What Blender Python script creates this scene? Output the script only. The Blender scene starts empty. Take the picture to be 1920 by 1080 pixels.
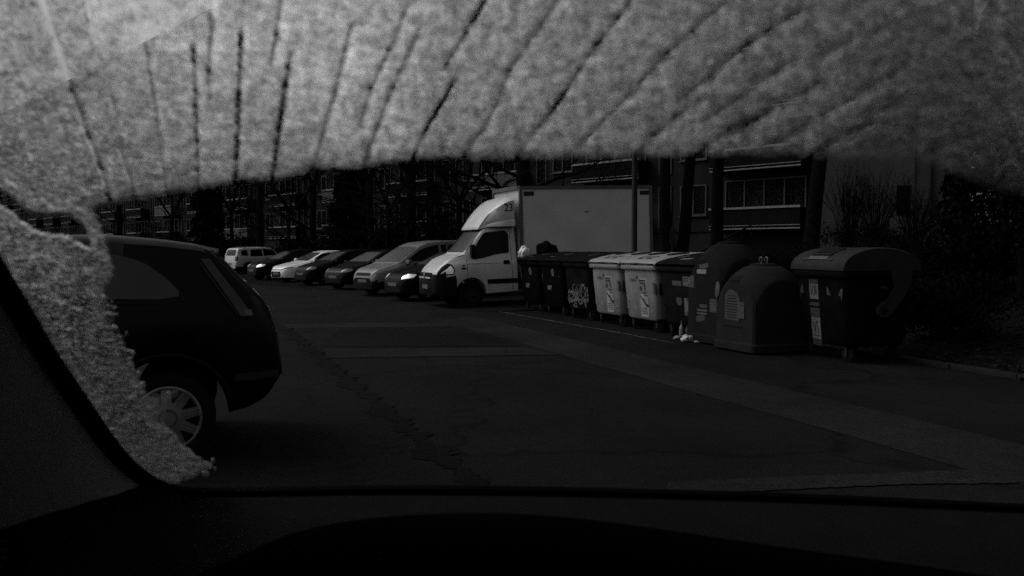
import bpy, bmesh, math, random
import numpy as np
from mathutils import Vector, Matrix, Euler
from mathutils.bvhtree import BVHTree
R = math.radians
random.seed(7); rng = np.random.default_rng(7)
scene = bpy.context.scene
COL = scene.collection

# ------------------------------------------------------------------ camera, sky, sun, exposure
F = 1716.0                      # focal length in photo pixels (1920 wide)
CAMZ = 1.5
PITCH = math.atan(72.0 / F)
cam_d = bpy.data.cameras.new("camera"); cam = bpy.data.objects.new("camera", cam_d); COL.objects.link(cam)
cam.location = (0, 0, CAMZ); cam.rotation_euler = (math.pi / 2 - PITCH, 0, 0)
cam_d.sensor_width = 36.0; cam_d.lens = 36.0 * F / 1920.0
cam_d.clip_start = 0.02; cam_d.clip_end = 2000
cam_d.dof.use_dof = True; cam_d.dof.focus_distance = 20.0; cam_d.dof.aperture_fstop = 15.0
scene.camera = cam

SUN_AZ, SUN_EL = -76.0, 46.0     # azimuth clockwise from the view axis, elevation
world = bpy.data.worlds.new("World"); scene.world = world; world.use_nodes = True
wn, wl = world.node_tree.nodes, world.node_tree.links
sky = wn.new("ShaderNodeTexSky"); sky.sky_type = 'NISHITA'; sky.sun_disc = False
sky.sun_elevation = R(SUN_EL); sky.sun_rotation = R(SUN_AZ); sky.dust_density = 6.0; sky.air_density = 1.0
hs = wn.new("ShaderNodeHueSaturation"); hs.inputs["Saturation"].default_value = 0.0   # black-and-white photograph
bg = wn["Background"]; bg.inputs["Strength"].default_value = 0.10
wl.new(sky.outputs[0], hs.inputs["Color"]); wl.new(hs.outputs[0], bg.inputs["Color"])
sun_d = bpy.data.lights.new("sun", 'SUN'); sun = bpy.data.objects.new("sun", sun_d); COL.objects.link(sun)
sun_d.energy = 0.9; sun_d.angle = R(40); sun_d.color = (1, 1, 1)
sdir = Vector((math.sin(R(SUN_AZ)) * math.cos(R(SUN_EL)), math.cos(R(SUN_AZ)) * math.cos(R(SUN_EL)), math.sin(R(SUN_EL))))
sun.rotation_euler = sdir.to_track_quat('Z', 'Y').to_euler(); sun.location = sdir * 60
vs = scene.view_settings
vs.view_transform = 'Standard'; vs.look = 'None'; vs.gamma = 1.0; vs.use_curve_mapping = False
vs.exposure = -0.1
scene.cycles.use_denoising = False
scene.cycles.max_bounces = 8; scene.cycles.transmission_bounces = 8; scene.cycles.transparent_max_bounces = 16
scene.cycles.sample_clamp_indirect = 0.7; scene.cycles.caustics_refractive = False; scene.cycles.caustics_reflective = False

# ------------------------------------------------------------------ pixel helpers (used to read sizes and places off the photo)
cp, sp = math.cos(PITCH), math.sin(PITCH)
def ray(px, py):
    a, b = (px - 960) / F, (py - 540) / F
    return Vector((a, cp - b * sp, -sp - b * cp))
def ground(px, py, z=0.0):
    r = ray(px, py); t = (z - CAMZ) / r.z
    return Vector((r.x * t, r.y * t, z))
def atY(px, py, Y):
    r = ray(px, py); t = Y / r.y
    return Vector((r.x * t, Y, CAMZ + r.z * t))
# road frame: u along the road (away), v across to the right
UD = Vector((-0.333, 0.943, 0)).normalized(); VD = Vector((UD.y, -UD.x, 0))
def uv(u, v, z=0.0):
    p = UD * u + VD * v; return Vector((p.x, p.y, z))
def to_uv(p): return (p.x * UD.x + p.y * UD.y, p.x * VD.x + p.y * VD.y)
def sst(x): x = min(1, max(0, x)); return x * x * (3 - 2 * x)
def height(x, y):
    u, v = to_uv(Vector((x, y, 0)))
    hr = 0.0 if v < 9.05 else .10 + .95 * sst((v - 9.3) / 8)
    v2 = v + max(0, u - 22) * .13
    hf = 0.0 if v2 < 6.6 else (.035 * (v2 - 6.6) if v2 < 12.6 else .25 + .85 * sst((v2 - 12.6) / 9))
    w = sst((u - 20.3) / 1.0)
    return hr * (1 - w) + hf * w

# ------------------------------------------------------------------ materials (greys: the photograph is black and white)
MATS = {}
def M(name, v, rough=.5, spec=.5, var=0., scale=6., metal=0., bump=0., bscale=80., coat=0., detail=4.):
    if name in MATS: return MATS[name]
    m = bpy.data.materials.new(name); m.use_nodes = True
    n, l = m.node_tree.nodes, m.node_tree.links
    b = n["Principled BSDF"]
    b.inputs["Base Color"].default_value = (v, v, v, 1); b.inputs["Roughness"].default_value = rough
    b.inputs["Specular IOR Level"].default_value = spec; b.inputs["Metallic"].default_value = metal
    b.inputs["Coat Weight"].default_value = coat; b.inputs["Coat Roughness"].default_value = .06
    tc = n.new("ShaderNodeTexCoord")
    if var > 0:
        t = n.new("ShaderNodeTexNoise"); t.inputs["Scale"].default_value = scale; t.inputs["Detail"].default_value = detail
        l.new(tc.outputs["Object"], t.inputs["Vector"])
        r = n.new("ShaderNodeValToRGB"); e = r.color_ramp.elements
        lo, hi = v * (1 - var), v * (1 + var)
        e[0].position = .3; e[0].color = (lo, lo, lo, 1); e[1].position = .7; e[1].color = (hi, hi, hi, 1)
        l.new(t.outputs[0], r.inputs[0]); l.new(r.outputs[0], b.inputs["Base Color"])
        rr = n.new("ShaderNodeMapRange"); rr.inputs[3].default_value = max(0, rough - .08); rr.inputs[4].default_value = min(1, rough + .12)
        l.new(t.outputs[0], rr.inputs[0]); l.new(rr.outputs[0], b.inputs["Roughness"])
    if bump > 0:
        t2 = n.new("ShaderNodeTexNoise"); t2.inputs["Scale"].default_value = bscale; t2.inputs["Detail"].default_value = 5
        l.new(tc.outputs["Object"], t2.inputs["Vector"])
        bp = n.new("ShaderNodeBump"); bp.inputs["Strength"].default_value = bump; bp.inputs["Distance"].default_value = .02
        l.new(t2.outputs[0], bp.inputs["Height"]); l.new(bp.outputs[0], b.inputs["Normal"])
    MATS[name] = m
    return m

ASPH = .0054
m_white = M("white vehicle paint", .40, .35, .4, var=.10, scale=2.5, coat=.2)
m_whitec = M("clean white car paint", .68, .25, .5, var=.05, scale=2, coat=.5)
m_box = M("white box panel", .39, .5, .35, var=.09, scale=1.6)
m_silver = M("silver car paint", .11, .35, .3, var=.08, scale=3, coat=.15)
m_black = M("black car paint", .0012, .3, .07, var=.2, scale=3, coat=.03)
m_dark = M("dark car paint", .0028, .3, .04, var=.2, scale=3, coat=.0)
m_mid = M("dark grey car paint", .0045, .3, .04, var=.2, scale=3, coat=.0)
m_glass = M("dark car glass", .002, .12, .10)
m_glassn = M("grey car glass", .014, .2, .3, var=.15, scale=1)  # greyer base tone than the dark car glass
m_rub = M("tyre rubber", .005, .85, .05, var=.2, scale=20)
m_blk = M("black plastic", .005, .6, .06, var=.2, scale=12)
m_trim = M("grey plastic trim", .014, .5, .1, var=.15, scale=12)
m_alu = M("silver hub paint", .085, .35, .5, var=.2, scale=14)
m_lamp = M("clear lamp lens", .95, .32, .3, var=.12, scale=18, metal=1.0)
m_lampd = M("dull lamp lens", .10, .2, .4, var=.4, scale=18, coat=.2)
m_tail = M("tail lamp lens", .012, .2, .3, var=.25, scale=20, coat=.1)
m_plate = M("white plate", .08, .5, .3, var=.1, scale=20)
m_chrome = M("chrome", .6, .2, .5, metal=1.)
m_under = M("dark underbody", .003, .9, .1)

def mesh(name, V, Fc, mat, parent=None, smooth=None):
    me = bpy.data.meshes.new(name)
    me.from_pydata([tuple(v) for v in V], [], Fc); me.validate(); me.update()
    if smooth is not None:
        me.shade_smooth()
        if smooth < 180: me.set_sharp_from_angle(angle=R(smooth))
    if mat is not None: me.materials.append(mat)
    o = bpy.data.objects.new(name, me); COL.objects.link(o)
    if parent is not None: o.parent = parent
    return o
def tag(o, label=None, cat=None, group=None, kind=None):
    for k, v in (("label", label), ("category", cat), ("group", group), ("kind", kind)):
        if v: o[k] = v
    return o
def empty(name, loc=(0, 0, 0), rz=0., pitch=0.):
    o = bpy.data.objects.new(name, None); COL.objects.link(o); o.empty_display_size = .2
    o.location = loc; o.rotation_mode = 'XYZ'; o.rotation_euler = (0, pitch, rz)
    return o
def kids(o): return list(o.children)
def copy_tree(o, parent=None):
    c = o.copy(); COL.objects.link(c); c.parent = parent
    for ch in kids(o): copy_tree(ch, c)
    return c

class MB:
    """collects primitives, builds them as one mesh object"""
    def __init__(s): s.V = []; s.F = []
    def add(s, V, Fc, mx=None):
        n = len(s.V)
        for v in V:
            v = Vector(v); s.V.append(mx @ v if mx else v)
        s.F += [tuple(i + n for i in f) for f in Fc]; return s
    def box(s, c, d, rz=0., mx=None, bev=0.):
        m = Matrix.Translation(c) @ Matrix.Rotation(rz, 4, 'Z')
        if mx: m = mx @ m
        if bev > 0:
            bm = bmesh.new(); bmesh.ops.create_cube(bm, size=1)
            for v in bm.verts: v.co = Vector((v.co.x * d[0], v.co.y * d[1], v.co.z * d[2]))
            bmesh.ops.bevel(bm, geom=bm.edges[:], offset=bev, segments=2, profile=.5, affect='EDGES')
            bm.verts.ensure_lookup_table()
            s.add([v.co for v in bm.verts], [[v.index for v in f.verts] for f in bm.faces], m); bm.free(); return s
        x, y, z = d[0] / 2, d[1] / 2, d[2] / 2
        V = [(-x, -y, -z), (x, -y, -z), (x, y, -z), (-x, y, -z), (-x, -y, z), (x, -y, z), (x, y, z), (-x, y, z)]
        return s.add(V, [(3, 2, 1, 0), (4, 5, 6, 7), (0, 1, 5, 4), (1, 2, 6, 5), (2, 3, 7, 6), (3, 0, 4, 7)], m)
    def prism(s, poly, t, mx):
        """poly in local xy, extruded 0..t along local z, placed by mx"""
        n = len(poly)
        V = [(p[0], p[1], 0) for p in poly] + [(p[0], p[1], t) for p in poly]
        return s.add(V, [tuple(range(n))[::-1], tuple(range(n, 2 * n))] + [(i, (i + 1) % n, (i + 1) % n + n, i + n) for i in range(n)], mx)
    def tube(s, pts, rad, k=8, cap=True):
        pts = [Vector(p) for p in pts]
        if not hasattr(rad, '__len__'): rad = [rad] * len(pts)
        V = []; up = None
        for i, p in enumerate(pts):
            d = (pts[min(i + 1, len(pts) - 1)] - pts[max(i - 1, 0)])
            d = d.normalized() if d.length > 1e-9 else Vector((0, 0, 1))
            if up is None: up = Vector((1, 0, 0)) if abs(d.x) < .8 else Vector((0, 1, 0))
            a = (up - d * up.dot(d)).normalized(); b = d.cross(a); up = a
            for j in range(k):
                t = 2 * math.pi * j / k
                V.append(p + (a * math.cos(t) + b * math.sin(t)) * rad[i])
        Fc = [(i * k + j, i * k + (j + 1) % k, (i + 1) * k + (j + 1) % k, (i + 1) * k + j) for i in range(len(pts) - 1) for j in range(k)]
        if cap: Fc += [tuple(range(k))[::-1], tuple(range((len(pts) - 1) * k, len(pts) * k))]
        return s.add(V, Fc)
    def lathe(s, prof, k=24, mx=None, closed=False):
        """prof: (radius, height) pairs about local z"""
        V = []; n = len(prof)
        for r, h in prof:
            for j in range(k):
                t = 2 * math.pi * j / k; V.append((r * math.cos(t), r * math.sin(t), h))
        Fc = [(i * k + j, i * k + (j + 1) % k, (i + 1) * k + (j + 1) % k, (i + 1) * k + j) for i in range(n - 1) for j in range(k)]
        if closed: Fc += [((n - 1) * k + j, (n - 1) * k + (j + 1) % k, (j + 1) % k, j) for j in range(k)]
        else: Fc += [tuple(range(k))[::-1], tuple(range((n - 1) * k, n * k))]
        return s.add(V, Fc, mx)
    def build(s, name, mat, parent=None, smooth=None): return mesh(name, s.V, s.F, mat, parent, smooth)

def text_data(txt, size, depth=.002):
    c = bpy.data.curves.new("lettering", 'FONT'); c.body = txt; c.size = size; c.extrude = depth
    c.align_x = 'CENTER'; c.align_y = 'CENTER'
    o = bpy.data.objects.new("lettering", c); COL.objects.link(o)
    dg = bpy.context.evaluated_depsgraph_get(); dg.update()
    me = o.evaluated_get(dg).to_mesh()
    V = [v.co.copy() for v in me.vertices]; Fc = [tuple(p.vertices) for p in me.polygons]
    bpy.data.objects.remove(o); bpy.data.curves.remove(c)
    return V, Fc

# ------------------------------------------------------------------ lofted vehicle bodies
def interp(poly, xs, sm=0):
    p = sorted(poly); X = np.array([a for a, _ in p]); Y = np.array([b for _, b in p])
    y = np.interp(xs, X, Y)
    for _ in range(sm):
        y[1:-1] = .25 * y[:-2] + .5 * y[1:-1] + .25 * y[2:]
    return y
def loft_body(sp, N=170):
    xs = np.linspace(sp['xf'], sp['xr'], N)
    zt = interp(sp['top'], xs, sp.get('sm', 6)); w = interp(sp['w'], xs, 8)
    belt = interp(sp['belt'], xs, 6); zb0 = interp(sp['zb'], xs, 4); wroof = sp['wr']
    V = []; Fc = []; nr = None
    for i, x in enumerate(xs):
        zb = zb0[i]
        for xa in sp['ax']:
            if abs(x - xa) < sp['ar']: zb = max(zb, sp['az'] + math.sqrt(sp['ar'] ** 2 - (x - xa) ** 2))
        W = w[i]; top = zt[i]; zq = max(zb + .05, min(belt[i], top - .09)); h = top - zq
        wr = (W - .13) + (min(wroof, W - .1) - (W - .13)) * sst((h - .09) / .4)
        pts = [(0, zb), (W - .16, zb), (W - .05, zb), (W - .015, zb + .03 * (zq - zb)), (W - .002, zb + .2 * (zq - zb)),
               (W, zb + .45 * (zq - zb)), (W - .004, zb + .65 * (zq - zb)), (W - .018, zb + .85 * (zq - zb)), (W - .03, zb + .94 * (zq - zb)), (W - .05, zq)]
        b = W - .055
        for t in (.2, .4, .6, .8): pts.append((b + (wr - b) * t, zq + h * (.86 * t)))
        pts += [(wr - .012, zq + h * .86 + .02 * h), (wr - .04, zq + h * .945), (wr - .085, zq + h * .975), (wr * .66, zq + h * .99), (wr * .33, top - .001), (0, top)]
        ring = [(x, y, z) for y, z in pts] + [(x, -y, z) for y, z in pts[-2:0:-1]]
        nr = len(ring); V += ring
    for i in range(N - 1):
        for j in range(nr):
            Fc.append((i * nr + j, (i + 1) * nr + j, (i + 1) * nr + (j + 1) % nr, i * nr + (j + 1) % nr))
    Fc += [tuple(range(nr)), tuple(range((N - 1) * nr, N * nr))[::-1]]
    V = [Vector(v) for v in V]
    return V, Fc, BVHTree.FromPolygons(V, Fc)
DIRS = {'L': (Vector((0, -1, 0)), lambda a, b: Vector((a, 4, b))), 'R': (Vector((0, 1, 0)), lambda a, b: Vector((a, -4, b))),
        'T': (Vector((0, 0, -1)), lambda a, b: Vector((a, b, 6))), 'F': (Vector((-1, 0, 0)), lambda a, b: Vector((8, a, b))),
        'B': (Vector((1, 0, 0)), lambda a, b: Vector((-9, a, b)))}
def angdir(a):
    """looking at the body from outside at compass angle a (deg) from its nose; lateral coordinate s, height z"""
    c, s_ = math.cos(R(a)), math.sin(R(a)); e = Vector((-s_, c, 0)); o = Vector((c, s_, 0))
    return (-o, lambda s, z: o * 8 + e * s + Vector((0, 0, z)))
def patch(bvh, poly, mode, eps=.004, n=10, mm=10, thick=.004):
    d, org = DIRS[mode] if isinstance(mode, str) else angdir(mode)
    bs = [p[1] for p in poly]; b0, b1 = min(bs), max(bs); rows = []
    for i in range(n + 1):
        b = b0 + (b1 - b0) * (i / n); b = min(max(b, b0 + 1e-5), b1 - 1e-5); xs = []
        for k in range(len(poly)):
            (a1, y1), (a2, y2) = poly[k], poly[(k + 1) % len(poly)]
            if (y1 - b) * (y2 - b) <= 0 and abs(y1 - y2) > 1e-9: xs.append(a1 + (a2 - a1) * (b - y1) / (y2 - y1))
        if len(xs) < 2: continue
        lo, hi = min(xs), max(xs); row = []
        for j in range(mm + 1):
            a = lo + (hi - lo) * j / mm
            hit, nrm, *_ = bvh.ray_cast(org(a, b), d)
            if hit is None:
                hit, nrm, *_ = bvh.find_nearest(org(a, b) + d * 7)
            if nrm.dot(d) > 0: nrm = -nrm
            row.append((hit, nrm))
        rows.append(row)
    V = [h + q * eps for r in rows for h, q in r]; k = mm + 1; nV = len(V)
    V2 = [h - q * .02 for r in rows for h, q in r]
    Fc = [(i * k + j, i * k + j + 1, (i + 1) * k + j + 1, (i + 1) * k + j) for i in range(len(rows) - 1) for j in range(mm)]
    # skirt sunk into the body so the pane has thickness
    edge = [j for j in range(k)] + [i * k + k - 1 for i in range(1, len(rows))] + [(len(rows) - 1) * k + j for j in range(k - 2, -1, -1)] + [i * k for i in range(len(rows) - 2, 0, -1)]
    base = len(V); V += [V2[e] for e in edge]; m_ = len(edge)
    Fc += [(edge[i], edge[(i + 1) % m_], base + (i + 1) % m_, base + i) for i in range(m_)]
    return V, Fc
def put(name, bvh, poly, mode, mat, parent, eps=.004, n=10, mm=10, mirror=False):
    V, Fc = patch(bvh, poly, mode, eps, n, mm)
    o = mesh(name, V, Fc, mat, parent, 35)
    if mirror:
        V2 = [(v[0], -v[1], v[2]) for v in V]
        mesh(name, V2, [f[::-1] for f in Fc], mat, parent, 35)
    return o
def region(V, Fc, pred, off=.006, skip_caps=True):
    """the body faces that satisfy pred, lifted off by off"""
    me = bpy.data.meshes.new("tmp"); me.from_pydata(V, [], Fc); me.update()
    keep = [p for p in me.polygons if pred(p.center, p.normal)]
    ids = sorted({i for p in keep for i in p.vertices}); mp = {v: k for k, v in enumerate(ids)}
    nv = [me.vertices[i].co + me.vertices[i].normal * off for i in ids]
    nf = [tuple(mp[i] for i in p.vertices) for p in keep]; bpy.data.meshes.remove(me)
    return nv, nf
AXY = Matrix.Rotation(-math.pi / 2, 4, 'X')     # local z -> +y
def wheel(parent, x, y, z, r, rim, style='spoke', tyre_w=.19, mat=None):
    sgn = 1 if y > 0 else -1
    t = MB(); hw = tyre_w / 2
    mx = Matrix.Translation((x, y, z)) @ (AXY if sgn > 0 else Matrix.Rotation(math.pi / 2, 4, 'X'))
    t.lathe([(rim * .9, -hw * .8), (r - .03, -hw), (r, -hw * .6), (r, hw * .6), (r - .02, hw * .92), (rim + .03, hw * 1.02), (rim, hw * .92), (rim * .9, hw * .5)], 40, mx, closed=True)
    o = t.build("wheel", m_rub, parent, 50)
    m = MB()
    if style == 'cover':
        m.lathe([(rim * 1.02, hw * .5), (rim * 1.02, hw * .98), (rim * .97, hw * 1.08), (rim * .9, hw * 1.0), (rim * .45, hw * 1.10), (rim * .30, hw * 1.16), (rim * .27, hw * 1.02), (rim * .24, hw * 1.02), (rim * .22, hw * 1.22), (.001, hw * 1.26)], 48, mx)
        m.build("hub_cover", mat or m_alu, o, 30)
        d = MB(); e = MB()
        for k in range(9):
            a = 2 * math.pi * (k + .35) / 9; mk = mx @ Matrix.Rotation(a, 4, 'Z')
            d.prism([(rim * .52, -.004), (rim * .90, -.038), (rim * .90, .038), (rim * .52, .004)], .0045, mk @ Matrix.Translation((0, 0, hw * 1.06)))  # dark plates added in place of the shaded openings in the cover
            a2 = a + math.pi / 9; mk = mx @ Matrix.Rotation(a2, 4, 'Z')
            for q in (-.011, .011):
                e.box((rim * .66, q, hw * 1.07), (rim * .46, .006, .012), mx=mk)
        d.build("hub_opening", m_under, o); e.build("hub_ridge", mat or m_alu, o)
    else:
        m.lathe([(rim * 1.0, hw * .5), (rim * 1.0, hw * .98), (rim * .94, hw * .95), (rim * .9, hw * .55), (.001, hw * .5)], 28, mx)
        m.build("rim", m_trim, o, 30)
        s = MB()
        for k in range(5):
            s.box((rim * .48, 0, hw * .75), (rim * .92, .05, .03), mx=mx @ Matrix.Rotation(2 * math.pi * k / 5 + .3, 4, 'Z'))
        s.lathe([(.05, hw * .6), (.05, hw * .92), (.001, hw * .95)], 16, mx)
        s.build("spoke", mat or m_alu, o)
    return o

def car(name, label, cat, sp, paint, P, wheel_at, head, group="cars parked in the row along the road", pitch=R(2.0), detail=()):
    """P: world point under the wheel wheel_at ('fl','rr','rl'); head: heading in degrees"""
    xa_f, xa_r = sp['ax']; yw = sp['w0'] - .12
    lx, ly = {'fl': (xa_f, yw), 'rr': (xa_r, -yw), 'rl': (xa_r, yw)}[wheel_at]
    c, s_ = math.cos(R(head)), math.sin(R(head))
    loc = Vector((P.x - (c * lx - s_ * ly), P.y - (s_ * lx + c * ly), P.z + lx * math.sin(pitch)))
    t = empty(name, loc, R(head), pitch); tag(t, label, cat, group)
    V, Fc, bvh = loft_body(sp)
    body = mesh("body", V, Fc, paint, t, 40)
    for q in sp['side']:
        put("side_window", bvh, q, 'L', m_glass, t, mirror=True, mm=14)
    put("windscreen", bvh, sp['ws'], 'T', sp.get('wsm', m_glassn), t, .012, n=24, mm=20)
    put("rear_window", bvh, sp['rw'], 'B', m_glass, t)
    for (ang, c3, poly) in sp['hl']:
        e = Vector((-math.sin(R(ang)), math.cos(R(ang)), 0)); s0 = Vector(c3).dot(e)
        put("headlight", bvh, [(s0 + a, c3[2] + b) for a, b in poly], ang, m_lamp if 'bright' in detail else m_lampd, t, .006, mirror=True)
    for (ang, c3, poly) in sp['tl']:
        e = Vector((-math.sin(R(ang)), math.cos(R(ang)), 0)); s0 = Vector(c3).dot(e)
        put("tail_lamp", bvh, [(s0 + a, c3[2] + b) for a, b in poly], ang, m_tail, t, .006, mirror=True)
    for q in sp['grille']: put("grille", bvh, q, 'F', m_blk, t, .005)
    put("number_plate", bvh, sp['plate'], 'F', m_plate, t, .014)
    put("number_plate", bvh, sp['rplate'], 'B', m_plate, t, .014)
    for xa in sp['ax']:
        for y in (yw, -yw): wheel(t, xa, y, sp['wr_'], sp['wr_'], sp['rim'])
    for sy in (1, -1):
        mb = MB(); mb.box((sp['mx'], sy * (sp['w0'] + .03), sp['mz']), (.12, .2, .14), bev=.03); mb.build("mirror", paint, t, 40)
    if 'rail' in detail:
        for sy in (1, -1):
            mb = MB(); zt = max(p[1] for p in sp['top'])
            mb.tube([(.45, sy * (sp['wr'] - .04), zt - .06), (.3, sy * (sp['wr'] - .04), zt + .03), (-1.3, sy * (sp['wr'] - .04), zt + .03), (-1.5, sy * (sp['wr'] - .04), zt - .06)], .02)
            mb.build("roof_rail", m_alu, t, 60)
    if 'skirt' in detail:
        nv, nf = region(V, Fc, lambda c_, n_: c_.z < .52 and abs(n_.z) < .95)
        mesh("bumper", nv, nf, m_blk, t, 40)
    # door seams and handles
    for x0, x1, z0, z1 in sp['seams']:
        put("door_seam", bvh, [(x0 - .007, z0), (x0 + .007, z0), (x1 + .007, z1), (x1 - .007, z1)], 'L', m_under, t, .002, n=14, mm=1)
    for x0, z0 in sp['handles']:
        put("door_handle", bvh, [(x0 - .09, z0 - .015), (x0 + .09, z0 - .015), (x0 + .09, z0 + .018), (x0 - .09, z0 + .018)], 'L', paint, t, .02, n=2, mm=4)
    return t

def spec(kind):
    if kind == 'hatch':
        return dict(xf=1.98, xr=-1.97, w0=.85, wr=.60, ax=(1.25, -1.25), ar=.37, az=.29, wr_=.30, rim=.19, mx=.72, mz=1.0,
            top=[(1.98, .60), (1.94, .72), (1.75, .82), (1.0, .98), (.85, 1.01), (.05, 1.38), (-.3, 1.44), (-1.0, 1.45), (-1.5, 1.38), (-1.72, 1.12), (-1.9, .97), (-1.96, .8), (-1.97, .6)],
            w=[(1.98, .52), (1.9, .68), (1.7, .78), (1.3, .83), (0, .85), (-1.4, .83), (-1.8, .77), (-1.97, .64)],
            belt=[(2, .86), (.9, .92), (-1, .97), (-2, .99)], zb=[(2, .26), (1.5, .2), (-1.5, .22), (-2, .34)],
            side=[[(.70, 1.0), (.12, 1.29), (-.27, 1.36), (-.27, .98)], [(-.34, .98), (-.34, 1.36), (-.95, 1.36), (-1.28, 1.22), (-1.42, 1.03)]],
            ws=[(.80, -.62), (.80, .62), (.10, .50), (.10, -.50)], rw=[(-.52, 1.02), (.52, 1.02), (.43, 1.33), (-.43, 1.33)],
            hl=[(35, (1.78, .62, .72), [(-.20, -.06), (.16, -.02), (.22, .08), (-.02, .10), (-.18, .04)])], tl=[(145, (-1.85, .66, .92), [(-.1, -.12), (.12, -.1), (.12, .12), (-.1, .14)])],
            grille=[[(-.42, .60), (.42, .60), (.38, .68), (-.38, .68)], [(-.5, .30), (.5, .30), (.42, .44), (-.42, .44)]],
            plate=[(-.26, .47), (.26, .47), (.26, .57), (-.26, .57)], rplate=[(-.26, .62), (.26, .62), (.26, .72), (-.26, .72)],
            seams=[(.85, .78, .3, .95), (-.30, -.30, .3, .98)], handles=[(-.16, .84), (-1.0, .86)])
    if kind == 'sedan':
        s = spec('hatch'); s.update(xf=2.2, xr=-2.25, ax=(1.32, -1.33),
            top=[(2.2, .58), (2.16, .68), (1.95, .78), (1.1, .93), (.95, .96), (.1, 1.35), (-.3, 1.41), (-.9, 1.39), (-1.55, 1.10), (-2.0, 1.05), (-2.2, .98), (-2.25, .6)],
            w=[(2.2, .5), (2.1, .68), (1.85, .80), (1.35, .86), (0, .88), (-1.5, .86), (-2, .8), (-2.25, .66)], w0=.88, wr=.60,
            side=[[(.82, .97), (.18, 1.27), (-.27, 1.32), (-.27, .96)], [(-.34, .96), (-.34, 1.32), (-.85, 1.30), (-1.3, 1.12), (-1.4, .99)]],
            ws=[(.92, -.64), (.92, .64), (.16, .50), (.16, -.50)], rw=[(-.5, 1.12), (.5, 1.12), (.42, 1.3), (-.42, 1.3)],
            hl=[(40, (1.98, .66, .67), [(-.26, -.04), (.20, .02), (.30, .07), (-.05, .04), (-.24, .0)])],
            grille=[[(-.62, .24), (.62, .24), (.42, .54), (-.42, .54)], [(-.5, .60), (.5, .60), (.52, .63), (-.52, .63)]],
            plate=[(-.26, .40), (.26, .40), (.26, .50), (-.26, .50)])
        return s
    if kind == 'suv':
        s = spec('hatch'); s.update(xf=2.1, xr=-2.1, ax=(1.28, -1.28), ar=.42, az=.33, wr_=.35, rim=.22, w0=.9, wr=.70,
            top=[(2.1, .75), (2.06, .92), (1.9, 1.02), (1.0, 1.12), (.85, 1.15), (.3, 1.58), (0, 1.63), (-1.6, 1.62), (-1.85, 1.58), (-2.0, 1.15), (-2.08, .95), (-2.1, .7)],
            w=[(2.1, .66), (2.0, .78), (1.7, .87), (0, .9), (-1.8, .88), (-2.0, .84), (-2.1, .76)], belt=[(2.1, .98), (.9, 1.04), (-2.1, 1.08)],
            zb=[(2.1, .36), (1.5, .3), (-1.5, .3), (-2.1, .4)],
            side=[[(.78, 1.12), (.34, 1.48), (-.25, 1.52), (-.25, 1.09)], [(-.33, 1.09), (-.33, 1.52), (-1.05, 1.51), (-1.15, 1.09)], [(-1.3, 1.12), (-1.3, 1.49), (-1.68, 1.45), (-1.72, 1.14)]],
            ws=[(.80, -.70), (.80, .70), (.34, .60), (.34, -.60)], rw=[(-.60, 1.15), (.60, 1.15), (.52, 1.5), (-.52, 1.5)],
            tl=[(150, (-1.98, .72, .98), [(-.11, -.12), (.11, -.12), (.11, .12), (-.11, .12)])], mz=1.12,
            hl=[(30, (1.98, .68, .90), [(-.13, -.09), (.13, -.09), (.13, .09), (-.13, .09)])], seams=[(.85, .8, .4, 1.05), (-.3, -.3, .4, 1.08)], handles=[(-.16, .98), (-1.05, 1.0)])
        return s
    s = spec('hatch'); s.update(xf=2.2, xr=-2.2, ax=(1.36, -1.36), ar=.39, az=.31, wr_=.32, rim=.20, w0=.9, wr=.68,
        top=[(2.2, .62), (2.16, .78), (1.95, .90), (1.45, 1.02), (1.3, 1.07), (.35, 1.60), (.05, 1.70), (-.6, 1.75), (-1.7, 1.72), (-1.98, 1.62), (-2.12, 1.15), (-2.2, .9), (-2.2, .6)],
        w=[(2.2, .58), (2.1, .72), (1.8, .84), (1.3, .89), (0, .9), (-1.8, .88), (-2.0, .84), (-2.2, .74)], belt=[(2.2, .9), (.9, 1.02), (-2.2, 1.06)],
        side=[[(1.05, 1.07), (.40, 1.45), (-.05, 1.58), (-.35, 1.60), (-.35, 1.04)], [(-.45, 1.04), (-.45, 1.60), (-1.2, 1.60), (-1.2, 1.05)], [(-1.3, 1.08), (-1.3, 1.58), (-1.75, 1.54), (-1.85, 1.12)]],
        ws=[(1.24, -.70), (1.24, .70), (.42, .58), (.42, -.58)], rw=[(-.58, 1.12), (.58, 1.12), (.5, 1.55), (-.5, 1.55)],
        hl=[(35, (1.98, .68, .80), [(-.18, -.07), (.15, -.04), (.20, .08), (.0, .11), (-.16, .05)])], tl=[(150, (-2.1, .7, 1.1), [(-.1, -.2), (.1, -.2), (.1, .2), (-.1, .2)])],
        grille=[[(-.45, .68), (.45, .68), (.42, .78), (-.42, .78)], [(-.55, .3), (.55, .3), (.5, .44), (-.5, .44)]],
        seams=[(1.0, .9, .3, 1.0), (-.4, -.4, .3, 1.04)], handles=[(-.22, .92), (-1.1, .94)], mx=1.0, mz=1.08)
    return s

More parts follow.
